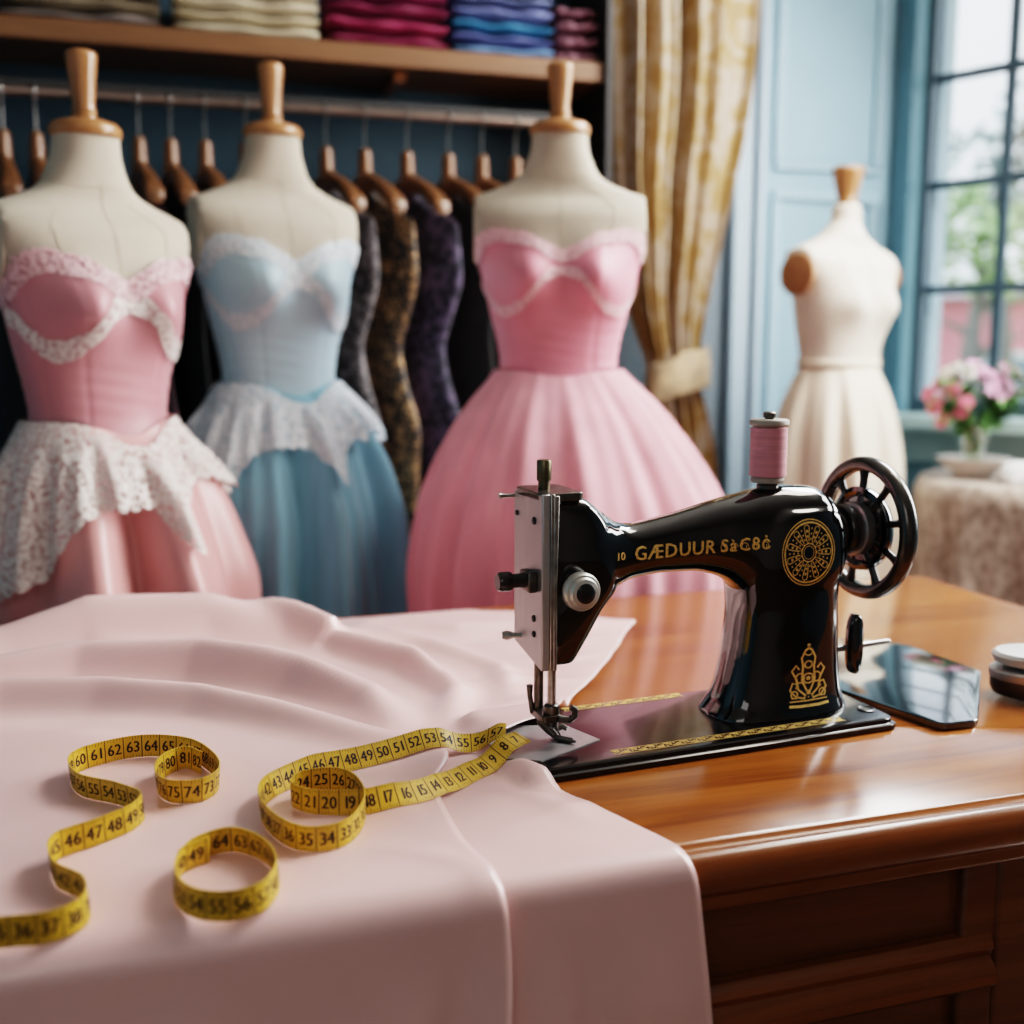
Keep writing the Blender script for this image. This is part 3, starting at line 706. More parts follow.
b = MB(); pr = [(.0150, 1.0522)]
for i in range(66): z = 1.0530+i*.00084; pr += [(.0206+.0003*math.sin(i*.5), z), (.0211+.0003*math.sin(i*.5), z+.00042)]
pr.append((.0150, 1.1092)); b.lathe(pr, 40, (sx, sy, 0)); b.build('thread', thread, sp, angle=180)

# black slide plate lying on the desk
b = MB(); pl = [(.800, 1.175), (.838, 1.021), (.846, 1.014), (.884, 1.013), (.895, 1.019), (1.028, 1.170), (1.033, 1.185), (1.022, 1.318), (1.012, 1.332), (.95, 1.383), (.935, 1.387), (.83, 1.36)]
def inset(poly, d):
    cx = sum(p[0] for p in poly)/len(poly); cy = sum(p[1] for p in poly)/len(poly)
    return [(cx+(x-cx)*(1-d/max(.02, math.hypot(x-cx, y-cy))), cy+(y-cy)*(1-d/max(.02, math.hypot(x-cx, y-cy)))) for x, y in poly]
b.loft([[(x, y, z) for x, y in inset(pl, d)] for d, z in ((.002, .7612), (0, .7622), (0, .7682), (.0012, .7694), (.003, .7697))])
tag(b.build('slide_plate', mat('black_gloss_plate', (.012, .017, .020), .10, var=.2, coat=1, spec=.8), angle=35), 'flat glossy black metal slide plate lying on the desk right of the sewing machine', 'plate')
# tin with pale lid at the right
tin = thing('powder_tin', 'small dark oval tin with pale rim and lid on the desk at the far right', 'tin', (1.052, 1.088, DZ))
tin.rotation_euler.z = math.radians(-25)
tin['_rooted'] = (0, 0, 0)
b = MB(); b.lathe([(.040, .001), (.050, .004), (.053, .012), (.053, .024), (.050, .026)], 48, sx=1.2, sy=.85); b.build('body', mat('tin_brown', (.10, .075, .065), .35, .5, var=.3, nscale=60), tin)
b = MB(); b.lathe([(.0535, .024), (.0545, .027), (.0545, .034), (.052, .036), (.03, .036)], 48, sx=1.2, sy=.85); b.build('rim', M['steel'], tin)
b = MB(); b.lathe([(.0, .0365), (.034, .0375), (.046, .043), (.049, .052), (.045, .0565), (.02, .058), (.0, .058)], 48, (-.006, .004, 0), sx=1.15, sy=.85, cap=False); b.build('lid', mat('tin_lid_pale', (.62, .62, .60), .35, .2, var=.08, nscale=40), tin)

# ================================================================== CLOSET: shelf, rail, folded fabrics
sh = thing('closet_shelf', 'long brown wooden shelf above the hanging rail, holding folded fabrics', 'shelf', (.35, 3.08, 1.92))
b = MB(); b.box(-1.9, 1.195, 2.95, 3.215, 1.921, 1.972); b.build('board', M['shelf'], sh, bevel=.004)
for x in (-1.3, .62): 
    b = MB(); b.prism([(x, 3.20), (x+.03, 3.20), (x+.03, 3.00), (x, 3.00)], 1.895, 1.921); b.build('bracket', M['desk_dark'], sh)
rl = thing('hanging_rail', 'slim metal hanging rail carrying wooden hangers below the shelf', 'rail', (.35, 2.95, 1.80))
b = MB(); b.tube([(-1.94, 2.95, 1.80), (1.10, 2.95, 1.80)], .0125, 20); b.build('bar', mat('rail_metal', (.30, .24, .21), .3, .9, var=.12), rl)
b = MB(); b.box(-1.94, 1.10, 2.945, 2.955, 1.812, 1.83); b.build('mounting_strip', mat('rail_black', (.02, .02, .02), .5), rl)
def folded(mb, w, d, h, seed):
    """a folded length of cloth: soft rounded fold at the front, slightly sagging"""
    r = random.Random(seed); a1, a2 = r.uniform(0, 6), r.uniform(0, 6); rows = []
    for i in range(25):
        x = -w/2+w*i/24; e = 1-(abs(2*i/24-1))**5*.55; ring = []
        sag = -.005*math.sin(PI*i/24+a1*.1)+.003*math.sin(i*.5+a1)
        for k in range(24):
            a = 2*PI*k/24; n = 3.4
            y = d/2*spow(math.cos(a), 2/n); z = h/2*e*spow(math.sin(a), 2/1.9)
            ring.append((x, y*(1-.04*(1-e))+.004*math.sin(i*.7+a2), h/2+z+sag*(1 if z > 0 else .3)))
        rows.append(ring)
    mb.loft(rows)
STACKS = [  # x0, x1, [(kind, colour, rough), ...] bottom to top, words
    (-.335, .035, [('satin', (.26, .21, .19)), ('satin', (.33, .26, .17)), ('satin', (.30, .235, .16)), ('satin', (.28, .22, .15))], ['greyish taupe', 'tan', 'light brown', 'brown'], 'brown stack at shelf left', .034),
    (.062, .424, [('c', (.66, .57, .41)), ('c', (.60, .51, .35)), ('c', (.64, .55, .40)), ('c', (.58, .5, .36))], ['cream', 'beige', 'pale cream', 'sand beige'], 'cream folded stack', .034),
    (.440, .764, [('c', (.25, .004, .06)), ('c', (.30, .005, .07)), ('c', (.22, .004, .06)), ('c', (.24, .005, .08))], ['crimson', 'magenta', 'dark magenta', 'plum magenta'], 'magenta folded stack', .040),
    (.774, 1.058, [('c', (.16, .30, .55)), ('c', (.13, .16, .40)), ('c', (.03, .22, .43)), ('c', (.17, .20, .44)), ('c', (.14, .18, .36))], ['sky blue', 'periwinkle', 'bright blue', 'violet blue', 'dull blue'], 'blue folded stack', .034),
    (1.066, 1.19, [('c', (.30, .13, .17)), ('c', (.27, .11, .15)), ('c', (.30, .13, .17)), ('c', (.25, .10, .14))], ['dusty mauve', 'deep mauve', 'light mauve', 'dark mauve'], 'mauve stack beside the curtain', .040)]
ORD = ['lowest piece', 'second piece up', 'third piece up', 'fourth piece up', 'fifth piece up']
for si, (xa, xb, items, words, where, h) in enumerate(STACKS):
    z = 1.9725
    for k, (kind, c) in enumerate(items):
        hh = h*(1+.12*math.sin(si*3+k*2)); mb = MB(); folded(mb, xb-xa-.004, .215, hh, si*10+k)
        o = mb.build('folded_fabric', mat('folded_%d_%d' % (si, k), tuple(v*(.85 if si == 1 else .62) for v in c), .6, var=.10, nscale=14, sheen=.04, bump=.1, bscale=300), angle=80)
        o.location = ((xa+xb)/2, 3.082, z+.0005); o.rotation_euler.z = .012*math.sin(k*5+si)
        tag(o, '%s fabric, %s of the %s' % (words[k], ORD[k], where), 'folded fabric', 'folded fabrics on the shelf'); z += hh*.97

# ================================================================== HANGERS AND DARK GARMENTS
hproto = thing('clothes_hanger', 'x', 'hanger', (0, 0, 0)); hproto['_rooted'] = (0, 0, 0)     # local: hook at the origin, arms along Y
b = MB(); b.tube([(0, .012*math.cos(a)*1.45, .000+.0175*math.sin(a)) for a in np.linspace(-.6, PI*1.0, 14)]+[(0, -.0150, -.012), (0, -.004, -.03), (0, 0, -.045), (0, 0, -.105)], .0025, 8); b.build('hook', M['nickel'], hproto)
b = MB(); rows = []
for i in range(41):
    u = -1+2*i/40; y = u*.205; a = abs(u)
    zc = -.176-.082*a**1.8; hh = .019+.012*math.exp(-(u/.2)**2)+.002*a
    th = .012+.013*a
    if a > .97: hh *= .7; th *= .7
    rows.append([(th*spow(math.cos(t), .8), y, zc+hh*spow(math.sin(t), .8)) for t in np.linspace(0, 2*PI, 15)[:-1]])
b.loft(rows); b.loft([[(r*math.cos(t), r*math.sin(t)*1.25, z) for t in np.linspace(0, 2*PI, 15)[:-1]] for z, r in ((-.178, .022), (-.155, .018), (-.12, .0165), (-.100, .0155), (-.094, .0135), (-.091, .008))])
b.build('wooden_arms', M['hanger'], hproto, angle=60)
gm = dict(
    black=mat('garment_black', (.012, .011, .012), .75, var=.3, sheen=.05),
    grey=two_tone('garment_grey_lace', (.022, .019, .022), (.19, .17, .175), 80, .44, .60, .75),
    gold=two_tone('garment_gold_sequin', (.009, .008, .008), (.42, .25, .12), 100, .48, .64, .45, .5),
    navy=two_tone('garment_navy_purple', (.010, .010, .024), (.10, .075, .13), 45, .44, .60, .7),
    wine=two_tone('garment_wine', (.03, .006, .012), (.11, .028, .045), 50, .42, .62, .6),
    charcoal=two_tone('garment_charcoal', (.012, .011, .013), (.07, .06, .07), 60, .42, .62, .75))
def garment(key, halfw, th, hourglass, bottom):
    """sleeveless dress hung under the hanger; local like the hanger"""
    mb = MB(); rows = []
    for i in range(46):
        f = i/45; z = -.19-f*(bottom-.19)
        prof = [(0, .30), (.03, .62), (.06, .86), (.10, .93), (.16, .96), (.24, 1.0), (.36, .80 if hourglass else .9), (.44, .66 if hourglass else .86), (.52, .74 if hourglass else .9), (.68, 1.0), (.82, .95), (1, 1.05)]
        hw = halfw*interp(prof, f)[0]; t = th*(.5+.5*min(1, f*6))
        zz = z
        ring = []
        for k in range(36):
            a = 2*PI*k/36; fold = 1+.10*math.sin(7*a+f*2)*sstep(.5, 1, f)
            ring.append((t*spow(math.cos(a), .9)*fold, hw*spow(math.sin(a), .9), zz-.06*abs(math.sin(a))**2*max(0, 1-f*9)))
        rows.append(ring)
    mb.loft(rows); return mb
# hook x, garment key, half width, thickness, turn, hourglass, hanger label, garment label
RX = [
    (-.335, 'black', .17, .016, .35, 0, 'brown wooden hanger at the left edge of the picture', 'plain black garment hanging at the left edge of the picture'),
    (-.262, 'charcoal', .17, .018, .35, 0, 'brown wooden hanger left of the neck of the leftmost dress form', 'dark charcoal dress hanging behind the shoulder of the leftmost form'),
    (-.030, 'wine', .165, .018, .40, 1, 'wooden hanger just right of the leftmost form\'s neck', 'dark wine red dress with pale specks behind the pink satin bodice'),
    (.045, 'black', .17, .016, .40, 0, 'second wooden hanger right of the leftmost form\'s neck', 'black dress between the leftmost form and the blue dress'),
    (.127, 'black', .17, .016, .40, 0, 'third wooden hanger right of the leftmost form\'s neck', 'plain black dress hanging behind the blue dress form\'s left shoulder'),
    (.225, 'charcoal', .17, .018, .40, 0, 'wooden hanger half hidden by the blue form\'s neck', 'dark charcoal dress hanging behind the blue dress form'),
    (.427, 'grey', .180, .030, .62, 1, 'wooden hanger right of the blue form\'s neck', 'dark grey floral lace dress beside the blue dress'),
    (.528, 'gold', .180, .030, .62, 1, 'wooden hanger holding the black and gold sequin dress', 'black dress with gold sequin pattern on the rail'),
    (.640, 'navy', .185, .032, .62, 1, 'wooden hanger holding the navy and purple dress', 'navy dress with purple pattern left of the pink tulle dress'),
    (.752, 'black', .17, .020, .62, 0, 'wooden hanger left of the pink form\'s shoulder', 'black dress hanging behind the left shoulder of the pink form'),
    (.845, 'black', .16, .016, .60, 0, 'wooden hanger close to the pink form\'s neck', 'black dress hanging behind the neck of the pink form'),
    (.940, 'charcoal', .16, .018, .60, 0, 'rightmost wooden hanger, half behind the pink form\'s neck', 'dark dress on the rightmost hanger behind the pink form')]
first = True
for x, key, hw, th, rz, hg, hl, gl_ in RX:
    h = hproto if first else copy_tree(hproto); first = False
    h.location = (x, 2.95, 1.80); h.rotation_euler.z = .16 if rz < .5 else .24; tag(h, hl, 'hanger', 'wooden hangers on the rail')
    mb = garment(key, hw, th, hg, 1.13 if hg else 1.05)
    g = mb.build('hanging_dress', gm[key], angle=80); g.location = (x, 2.95, 1.80); g.rotation_euler.z = rz
    tag(g, gl_, 'dress', 'dark dresses on the rail')

# ================================================================== DRESS FORMS
TORSO = [(-.20, .150, .110, 0), (-.10, .140, .104, 0), (-.05, .128, .097, 0), (0, .119, .090, 0), (.05, .125, .093, 0), (.11, .139, .099, -.002), (.17, .151, .103, -.003), (.23, .163, .103, -.002), (.28, .185, .100, 0), (.315, .198, .094, .002), (.338, .204, .084, .006), (.353, .202, .073, .009), (.366, .180, .065, .011), (.380, .142, .061, .011), (.392, .113, .059, .009), (.404, .092, .057, .006), (.418, .079, .056, .004), (.44, .069, .0545, .001), (.465, .0605, .054, -.002), (.497, .0575, .0535, -.004)]
def torso_pt(th, z, off=0, k=1.0, bust=1.0):
    """th = 0 front (-Y), +PI/2 the form's left (+X)"""
    hw, hd, yo = interp(TORSO, z); n = 2.25
    sx, cy = math.sin(th), math.cos(th)
    x = hw*spow(sx, 2/n); y = -hd*spow(cy, 2/n)+yo
    if cy > 0:
        for sg in (-1, 1):
            y -= bust*.047*math.exp(-((x-sg*.070)/.048)**2-((z-.185)/.058)**2)*min(1, cy*2.2)
    lim = .1775
    if z > .2 and z < .375: x = max(-lim, min(lim, x))
    nk = k[2] if len(k) > 2 else 1.0; k, kz = k[0], k[1]
    if nk != 1: q = 1-(1-nk)*sstep(.385, .47, z); x *= q; y = yo+(y-yo)*q
    return (k*(x+off*sx), k*(y-off*cy), kz*z)
def make_form(name, label, loc, rz, k, linen, capm, bust=1.0, arm=None, style=0):
    """loc: point on the floor; waist height is loc.z of the dress origin"""
    x, y, zw = loc; kk = k; k, kz = kk[:2]
    t = thing(name, label, 'dress form', (x, y, 0), rz, 'linen dress forms'); t['_rooted'] = (0, 0, 0)
    mb = MB(); zs = list(np.linspace(-.20, .27, 34))+list(np.linspace(.28, .497, 52))
    rows = [[(p[0], p[1], p[2]+zw) for p in (torso_pt(2*PI*i/80, z, 0, kk, bust) for i in range(80))] for z in zs]
    mb.loft(rows); tor = mb.build('torso', linen, t, angle=50)
    for sg in (-1, 1):            # arm plates
        mb = MB(); mb.loft([[((sg*(.1775+d))*k, (.004+p[0])*k, (.283+p[1])*kz+zw) for p in sup(0, 0, (.058 if arm else .045)*s_, (.066 if arm else .060)*s_, 2, 40)] for d, s_ in ((-.004, 1), (.0012 if not arm else .007, 1), (.0022 if not arm else .009, .95), (.0022 if not arm else .009, .2))])
        mb.build('arm_plate', arm or linen, t)
    def line(fn, a, b_, n=40, m=M['seam'], r=.0009):
        mb.tube([(p[0], p[1], p[2]+zw) for p in (fn(a+(b_-a)*i/n) for i in range(n+1))], r*k, 6)
    mb = MB(); line(lambda z: torso_pt(0, z, .0003, kk, bust), .2, .412); mb.build('seam', M['seam'], t)
    for sg in (-1, 1):
        mb = MB(); line(lambda z: torso_pt(sg*(.52-.22*max(0, (z-.33)/.05)), z, .0003, kk, bust), .2, .378); mb.build('seam', M['seam'], t)
    mb = MB(); line(lambda a: torso_pt(a, .420-.016*math.cos(a), .0003, kk, bust), 0, 2*PI, 60); mb.build('neck_seam', M['seam'], t)
    zt = .497*kz+zw; yo = -.004*k
    if style == 0:
        mb = MB(); mb.lathe([(.050*k, zt-.003), (.061*k, zt-.001), (.0635*k, zt+.006), (.0625*k, zt+.014), (.056*k, zt+.022), (.040*k, zt+.027), (.024*k, zt+.0285)], 48, (0, yo, 0)); mb.build('neck_cap', capm, t, angle=60)
        z0 = zt+.028
        fp_ = [(.0215, -.002), (.0235, .004), (.0215, .009), (.0195, .011), (.0222, .016), (.0195, .022), (.0192, .028), (.0232, .072), (.0272, .104), (.0276, .112), (.025, .118), (.016, .121), (.004, .1215)]
    else:
        mb = MB(); mb.lathe([(.0385*k, zt-.004), (.0365*k, zt+.004), (.034*k, zt+.010), (.028*k, zt+.013), (.02*k, zt+.0135)], 48, (0, yo, 0)); mb.build('neck_cap', linen, t, angle=60)
        z0 = zt+.013
        fp_ = [(.027, -.002), (.029, .005), (.026, .011), (.025, .016), (.030, .04), (.041, .092), (.044, .105), (.0435, .111), (.038, .116), (.004, .1165)]
    mb = MB(); mb.lathe([(r*k, z0+h*kz) for r, h in fp_], 40, (0, yo, 0)); mb.build('finial', capm, t, angle=60)
    mb = MB(); mb.lathe([(.02, .03), (.02, zw-.19*k)], 20); mb.build('pole', M['turned'], t); mb = MB(); mb.lathe([(.15, 0), (.15, .02), (.12, .035), (.03, .045)], 32); mb.build('base', M['turned'], t)
    return t

def skirt_r(Rtab, pleat, th, z):
    """radius of a skirt at angle th, depth z (<0 below waist)"""
    R, a = interp(Rtab, -z)
    return R*(1+a*pleat(th, -z)), R
def make_skirt(mb, Rtab, pleat, z0, z1, zoff, nth=300, nz=46, ell=1.0, dz=None, dx=0):
    rows = []
    for i in range(nz+1):
        f = i/nz; z = z0+(z1-z0)*f; row = []
        for j in range(nth):
            th = 2*PI*j/nth; r, _ = skirt_r(Rtab, pleat, th, z)
            e = interp([(0, .80), (.12, .92), (.3, 1.0)], -z)[0]
            zz = z + (dz(th)*max(0, 1-f*7) if dz else 0)
            row.append((r*math.sin(th)+dx*min(1, -z/.3), -r*math.cos(th)*e, zz+zoff))
        rows.append(row)
    mb.grid(rows, cv=True)
def neck_z(th, dip=.236, peak=.284, side=.240, back=.21):
    a = abs((th+PI) % (2*PI)-PI)
    return interp([(0, dip), (.12, dip+.010), (.30, dip+.034), (.52, peak-.006), (.72, peak), (1.0, peak-.012), (1.35, side), (2.2, back), (PI, back-.01)], a)[0]
def cup_z(th):
    a = abs((th+PI) % (2*PI)-PI)
    return interp([(0, .198), (.15, .188), (.35, .150), (.60, .120), (.85, .112), (1.10, .128), (1.4, .165), (1.7, .185)], a)[0]
def make_dress(name, label, loc, rz, k, cols, Rtab, pleat, bust=1.0, zlow=-.95, peplum=None, cup=None, neck=None, waist_v=.045, knot=0, dx=0):
    x, y, zw = loc; kk = k; k = kk[0]
    t = thing(name, label, 'dress', (x, y, zw), rz); t['_rooted'] = (0, 0, 0)
    def P(th, z, off): return torso_pt(th, z, off, kk, bust)
    A = [2*PI*j/140 for j in range(140)]
    mb = MB(); nz = 34; rows = []
    for i in range(nz+1):
        f = i/nz; row = []
        for th in A:
            a = abs((th+PI) % (2*PI)-PI)
            zb = -.012-waist_v*math.exp(-(a/.42)**2); zt = neck_z(th); z = zb+(zt-zb)*f
            off = .0050
            for s_ in (.50, 1.15): off -= .0016*math.exp(-((a-s_)/.03)**2)
            zc = cup_z(th)
            if a < 1.5: off += .0030*sstep(zc-.012, zc+.006, z) + .0006*math.sin(z*150+a*6)*sstep(zc, zc+.04, z)*math.exp(-(a/.5)**2)
            if z > 0 and z < .10: off += .0007*math.sin(z*230+3*math.sin(th*2))
            row.append(P(th, z, off))
        rows.append(row)
    mb.grid(rows, cv=True); bod = mb.build('bodice', cols['bodice'], t, angle=70, solid=.002)
    mb = MB(); mb.tube([P(th, neck_z(th), .0075) for th in A+[0]], .0028*k, 8, False); mb.build('neckline_binding', cols['bodice'], bod)
    def band(nm, zf, w0, w1, m, a0, a1, off, sc=26, parent=t, n=220):
        mb = MB(); R = [[], [], []]
        for i in range(n+1):
            th = a0+(a1-a0)*i/n; s_ = .0045*abs(math.sin(th*sc/2))
            for r_, dz_ in zip(R, (w0-s_*.4, (w0+w1)/2, w1+s_)): r_.append(P(th, zf(th)+dz_, off))
        mb.grid(R); return mb.build(nm, m, parent, angle=80)
    if neck: band('neckline_lace', neck_z, -neck, .004, cols.get('lace2', cols['lace']), -1.75, 1.75, .0125)
    if cup: band('cup_lace', cup_z, -cup*.5, cup*.5, cols['lace'], -1.6, 1.6, .0118)
    if knot:
        mb = MB(); rows = []
        for i in range(17):
            u = -1+2*i/16; th = u*.62; zc = .206+.010*u*u; hh = .012+.026*abs(u)**.8
            rows.append([P(th, zc+hh*v, .0125+.004*math.sin(v*9+u*3)*(.4+abs(u))*0+.0035*math.cos(v*1.3)*1) for v in np.linspace(-1, 1, 13)])
        mb.grid(rows); mb.build('gathered_panel', cols.get('knot', cols['lace']), bod, angle=80)
    mb = MB(); make_skirt(mb, Rtab, pleat, -.012, zlow, 0, dx=dx, dz=lambda th: -waist_v*.55*math.exp(-((abs((th+PI) % (2*PI)-PI))/.42)**2)); sk = mb.build('skirt', cols['skirt'], t, angle=80)
    if cols.get('over'):
        mb = MB(); make_skirt(mb, [(a, r*1.035+.004, p) for a, r, p in Rtab], lambda th, d: pleat(th*1.0+.4, d), -.014, zlow, 0, 220, 40, dz=lambda th: -waist_v*.55*math.exp(-((abs((th+PI) % (2*PI)-PI))/.42)**2)); mb.build('net_overlay', cols['over'], t, angle=80)
    if peplum:
        mb = MB(); rows = []; nth = 320
        for i in range(27):
            f = i/26; row = []
            for j in range(nth):
                th = -PI+2*PI*j/nth; Lh = interp(peplum, th)[0]; Lh += .007*abs(math.sin(th*30))
                a = abs(th); top = -.008-waist_v*math.exp(-(a/.42)**2); z = top-(Lh+top*.0)*f
                r, R = skirt_r(Rtab, pleat, th, z); rr = max(r, R*(1+.03))+.007+.012*f+(.012*math.sin(th*15+.6)+.006*math.sin(th*27))*sstep(.05, .7, f)
                e = interp([(0, .80), (.12, .92), (.3, 1.0)], -z)[0]
                row.append((rr*math.sin(th)+dx*min(1, -z/.3), -rr*math.cos(th)*e, z))
            rows.append(row)
        mb.grid(rows, cv=True); mb.build('lace_peplum', cols['lace'], t, angle=80)
    return t

lace_white = lace('white_lace', (.76, .69, .65), 430, .30)
lace_rose = lace('rose_lace', (.74, .50, .52), 430, .27)
lace_pink = lace('pink_lace', (.86, .55, .59), 400, .37)
lace_pale = lace('pale_blue_lace', (.70, .75, .79), 420, .31)
# pleat functions
def pleat_big(th, d):
    g = 1.0
    w = math.sin(7*th+.5+.5*math.sin(2*th)); return g*(.75*(w+.28*math.sin(2*(7*th+.5)+1.2))+.28*math.sin(11*th+1.9)+.2*math.sin(4*th))
def pleat_mid(th, d): return .65*math.sin(8*th+.9+.6*math.sin(3*th))+.4*math.sin(15*th+2)+.22*math.sin(27*th+d*3)
def pleat_fine(th, d): return .5*math.sin(9*th+.3+.5*math.sin(4*th))+.4*math.sin(17*th+1.2)+.22*math.sin(31*th+d*4)+.25*math.sin(5*th+2)
def pleat_soft(th, d): return .7*math.sin(11*th+1.0)+.3*math.sin(18*th)

FORMS = {}
fl = (-.112, 2.13, 1.082); rl_ = math.radians(31)
make_form('dress_form', 'leftmost linen dress form with turned wooden neck finial, wearing pink satin', fl, rl_, (.97, .965), M['linen'], M['turned'])
make_dress('party_dress', 'dusty pink satin dress with white lace peplum on the leftmost form', fl, rl_, (.97, .965),
    dict(bodice=satin('bodice_dusty_pink', (.55, .24, .265), .45), skirt=satin('skirt_dusty_pink', (.68, .33, .32), .34, coat_=.3), lace=lace_white, lace2=lace_rose),
    [(0, .124, .0), (.04, .145, .03), (.10, .174, .12), (.2, .206, .18), (.35, .232, .20), (.6, .232, .18), (1, .24, .10)], pleat_big,
    peplum=[(-PI, .26), (-2.2, .28), (-1.5, .30), (-1.15, .27), (-.95, .245), (-.72, .17), (-.5, .13), (-.30, .115), (-.12, .10), (.02, .165), (.10, .175), (.22, .11), (.40, .085), (.62, .095), (.85, .115), (1.1, .14), (1.5, .16), (2.2, .22), (PI, .26)],
    cup=.034, neck=.036, dx=.018)
fb = (.248, 2.515, 1.133); rb = math.radians(15)
make_form('dress_form', 'second linen dress form from the left, wearing the pale blue dress', fb, rb, (1.0, 1.035), M['linen'], M['turned'])
make_dress('party_dress', 'pale blue satin and tulle dress with white lace peplum on the second form', fb, rb, (1.0, 1.035),
    dict(bodice=satin('bodice_pale_blue', (.43, .60, .68), .48), skirt=tulle('skirt_blue_tulle', (.27, .55, .68), 20), lace=lace_pale),
    [(0, .124, .0), (.04, .150, .03), (.10, .184, .10), (.2, .220, .14), (.35, .245, .15), (.55, .258, .14), (1, .24, .08)], pleat_mid,
    peplum=[(-PI, .22), (-1.6, .23), (-1.1, .215), (-.85, .20), (-.6, .135), (-.35, .105), (-.12, .09), (.0, .12), (.10, .165), (.18, .17), (.26, .11), (.40, .10), (.55, .115), (.70, .105), (.9, .09), (1.2, .11), (1.7, .14), (2.4, .18), (PI, .22)],
    cup=.030, neck=.034, dx=.020)
fp = (.800, 2.212, 1.165); rp = math.radians(-16)
make_form('dress_form', 'linen dress form in the middle next to the curtain, wearing pink tulle', fp, rp, (.99, .935), M['linen'], M['turned'])
make_dress('party_dress', 'bright pink corset dress with wide tulle skirt, in the middle behind the machine', fp, rp, (.99, .935),
    dict(bodice=satin('bodice_pink', (.74, .27, .34), .5), skirt=tulle('skirt_pink_tulle', (.84, .40, .46), 16, .12), lace=lace_pink),
    [(0, .127, .0), (.035, .155, .02), (.08, .195, .04), (.14, .238, .05), (.22, .285, .055), (.3, .318, .055), (.45, .340, .055), (.6, .335, .05), (1, .30, .05)], pleat_fine,
    cup=.018, neck=.022, waist_v=.022, dx=.030)
fc = (1.922, 2.860, 1.150); rc = math.radians(17)
make_form('dress_form', 'cream dress form with brown arm plate standing by the window', fc, rc, (1.06, .90, .66), M['creamf'], M['turned'], .75, M['armcap'], 1)
cd = thing('pleated_skirt', 'cream pleated skirt on the form standing by the window', 'skirt', fc, rc); cd['_rooted'] = (0, 0, 0)
cream_s = satin('cream_skirt', (.78, .68, .53), .6)
mb = MB(); make_skirt(mb, [(0, .124, .0), (.03, .135, .02), (.10, .160, .05), (.2, .182, .075), (.3, .192, .085), (.5, .20, .09), (1, .21, .09)], pleat_soft, .0, -.95, 0, 240, 40); mb.build('skirt', cream_s, cd, angle=80)
mb = MB(); mb.loft([[torso_pt(2*PI*i/60, z, .006, (1.06, .90, .66)) for i in range(60)] for z in (-.012, .016)], False); mb.build('waistband', cream_s, cd, solid=.002)

# ================================================================== CURTAIN
def damask(name):
    m, nt, bs, o = new_mat(name)
    v = coords(nt, (1, 1, .8))
    n = nd(nt, 'ShaderNodeTexNoise', i_Scale=9.0, i_Detail=5.0, i_Distortion=2.2, i_Roughness=.55); nt.links.new(v, n.inputs['Vector'])
    vo = nd(nt, 'ShaderNodeTexVoronoi', i_Scale=11.0, feature='SMOOTH_F1'); nt.links.new(v, vo.inputs['Vector'])
    mx = nd(nt, 'ShaderNodeMix', data_type='FLOAT'); mx.inputs[0].default_value = .35
    nt.links.new(n.outputs['Fac'], mx.inputs[2]); nt.links.new(vo.outputs['Distance'], mx.inputs[3])
    c = ramp(nt, mx.outputs[0], [(.36, (.31, .18, .05)), (.44, (.36, .23, .085)), (.50, (.44, .34, .24)), (.70, (.48, .38, .30))])
    nt.links.new(c, bs.inputs['Base Color']); bs.inputs['Roughness'].default_value = .5; bs.inputs['Sheen Weight'].default_value = .3
    tr = nd(nt, 'ShaderNodeBsdfTranslucent'); nt.links.new(c, tr.inputs['Color'])
    ms = nd(nt, 'ShaderNodeMixShader'); ms.inputs[0].default_value = .18
    nt.links.new(bs.outputs[0], ms.inputs[1]); nt.links.new(tr.outputs[0], ms.inputs[2]); nt.links.new(ms.outputs[0], o.inputs['Surface'])
    return m
dm = damask('gold_damask')
cur = thing('curtain', 'gold and cream damask curtain gathered by a tieback between closet and window', 'curtain', (1.5, 3.12, 0))
CT = [(0, 1.40, 1.72, .030), (.5, 1.395, 1.70, .030), (.87, 1.40, 1.668, .030), (1.0, 1.405, 1.635, .024), (1.09, 1.42, 1.602, .020), (1.15, 1.415, 1.600, .020), (1.25, 1.38, 1.612, .026), (1.35, 1.35, 1.632, .032), (1.5, 1.325, 1.668, .04), (1.7, 1.288, 1.715, .046), (1.87, 1.275, 1.752, .05), (2.05, 1.265, 1.775, .05), (2.25, 1.25, 1.79, .05), (2.7, 1.24, 1.81, .05)]
def cur_pt(u, z, off=0):
    xl, xr, am = interp(CT, z); uu = u+.015*math.sin(z*4+u*7)
    w = .55*math.sin(uu*2*PI*4.6+.6)+.3*math.sin(uu*2*PI*8.3+1.7)
    w *= 1.55
    if u > .52: w = w*(1-.75*sstep(.52, .66, u))+.9*sstep(.5, .72, u)
    return (xl+(xr-xl)*u, 3.12+am*w*1.25-.01+off, z)
b = MB(); b.grid([[cur_pt(j/170, .02+(2.68-.02)*i/110) for j in range(171)] for i in range(111)]); b.build('drape', dm, cur, angle=180, solid=.003)
b = MB(); rows = []
for i in range(13):
    f = i/12; ring = []
    for j in range(48):
        a = 2*PI*j/48; zc = 1.105+.03*math.cos(a); x = 1.510+(.106-.01*f+.004*math.sin(f*PI))*math.cos(a); y = 3.115-.062*spow(math.sin(a), .8)-.012
        ring.append((x, y-.006*math.sin(f*PI)*math.sin(a), zc-.062+f*.124+.016*math.sin(a)+.006*math.sin(5*a)*f))
    rows.append(ring)
dm2 = mat('tieback_gold', (.40, .29, .17), .55, var=.35, nscale=16, sheen=.25)
b.grid(rows, cv=True); b.build('tieback', dm2, cur, angle=80, solid=.004)
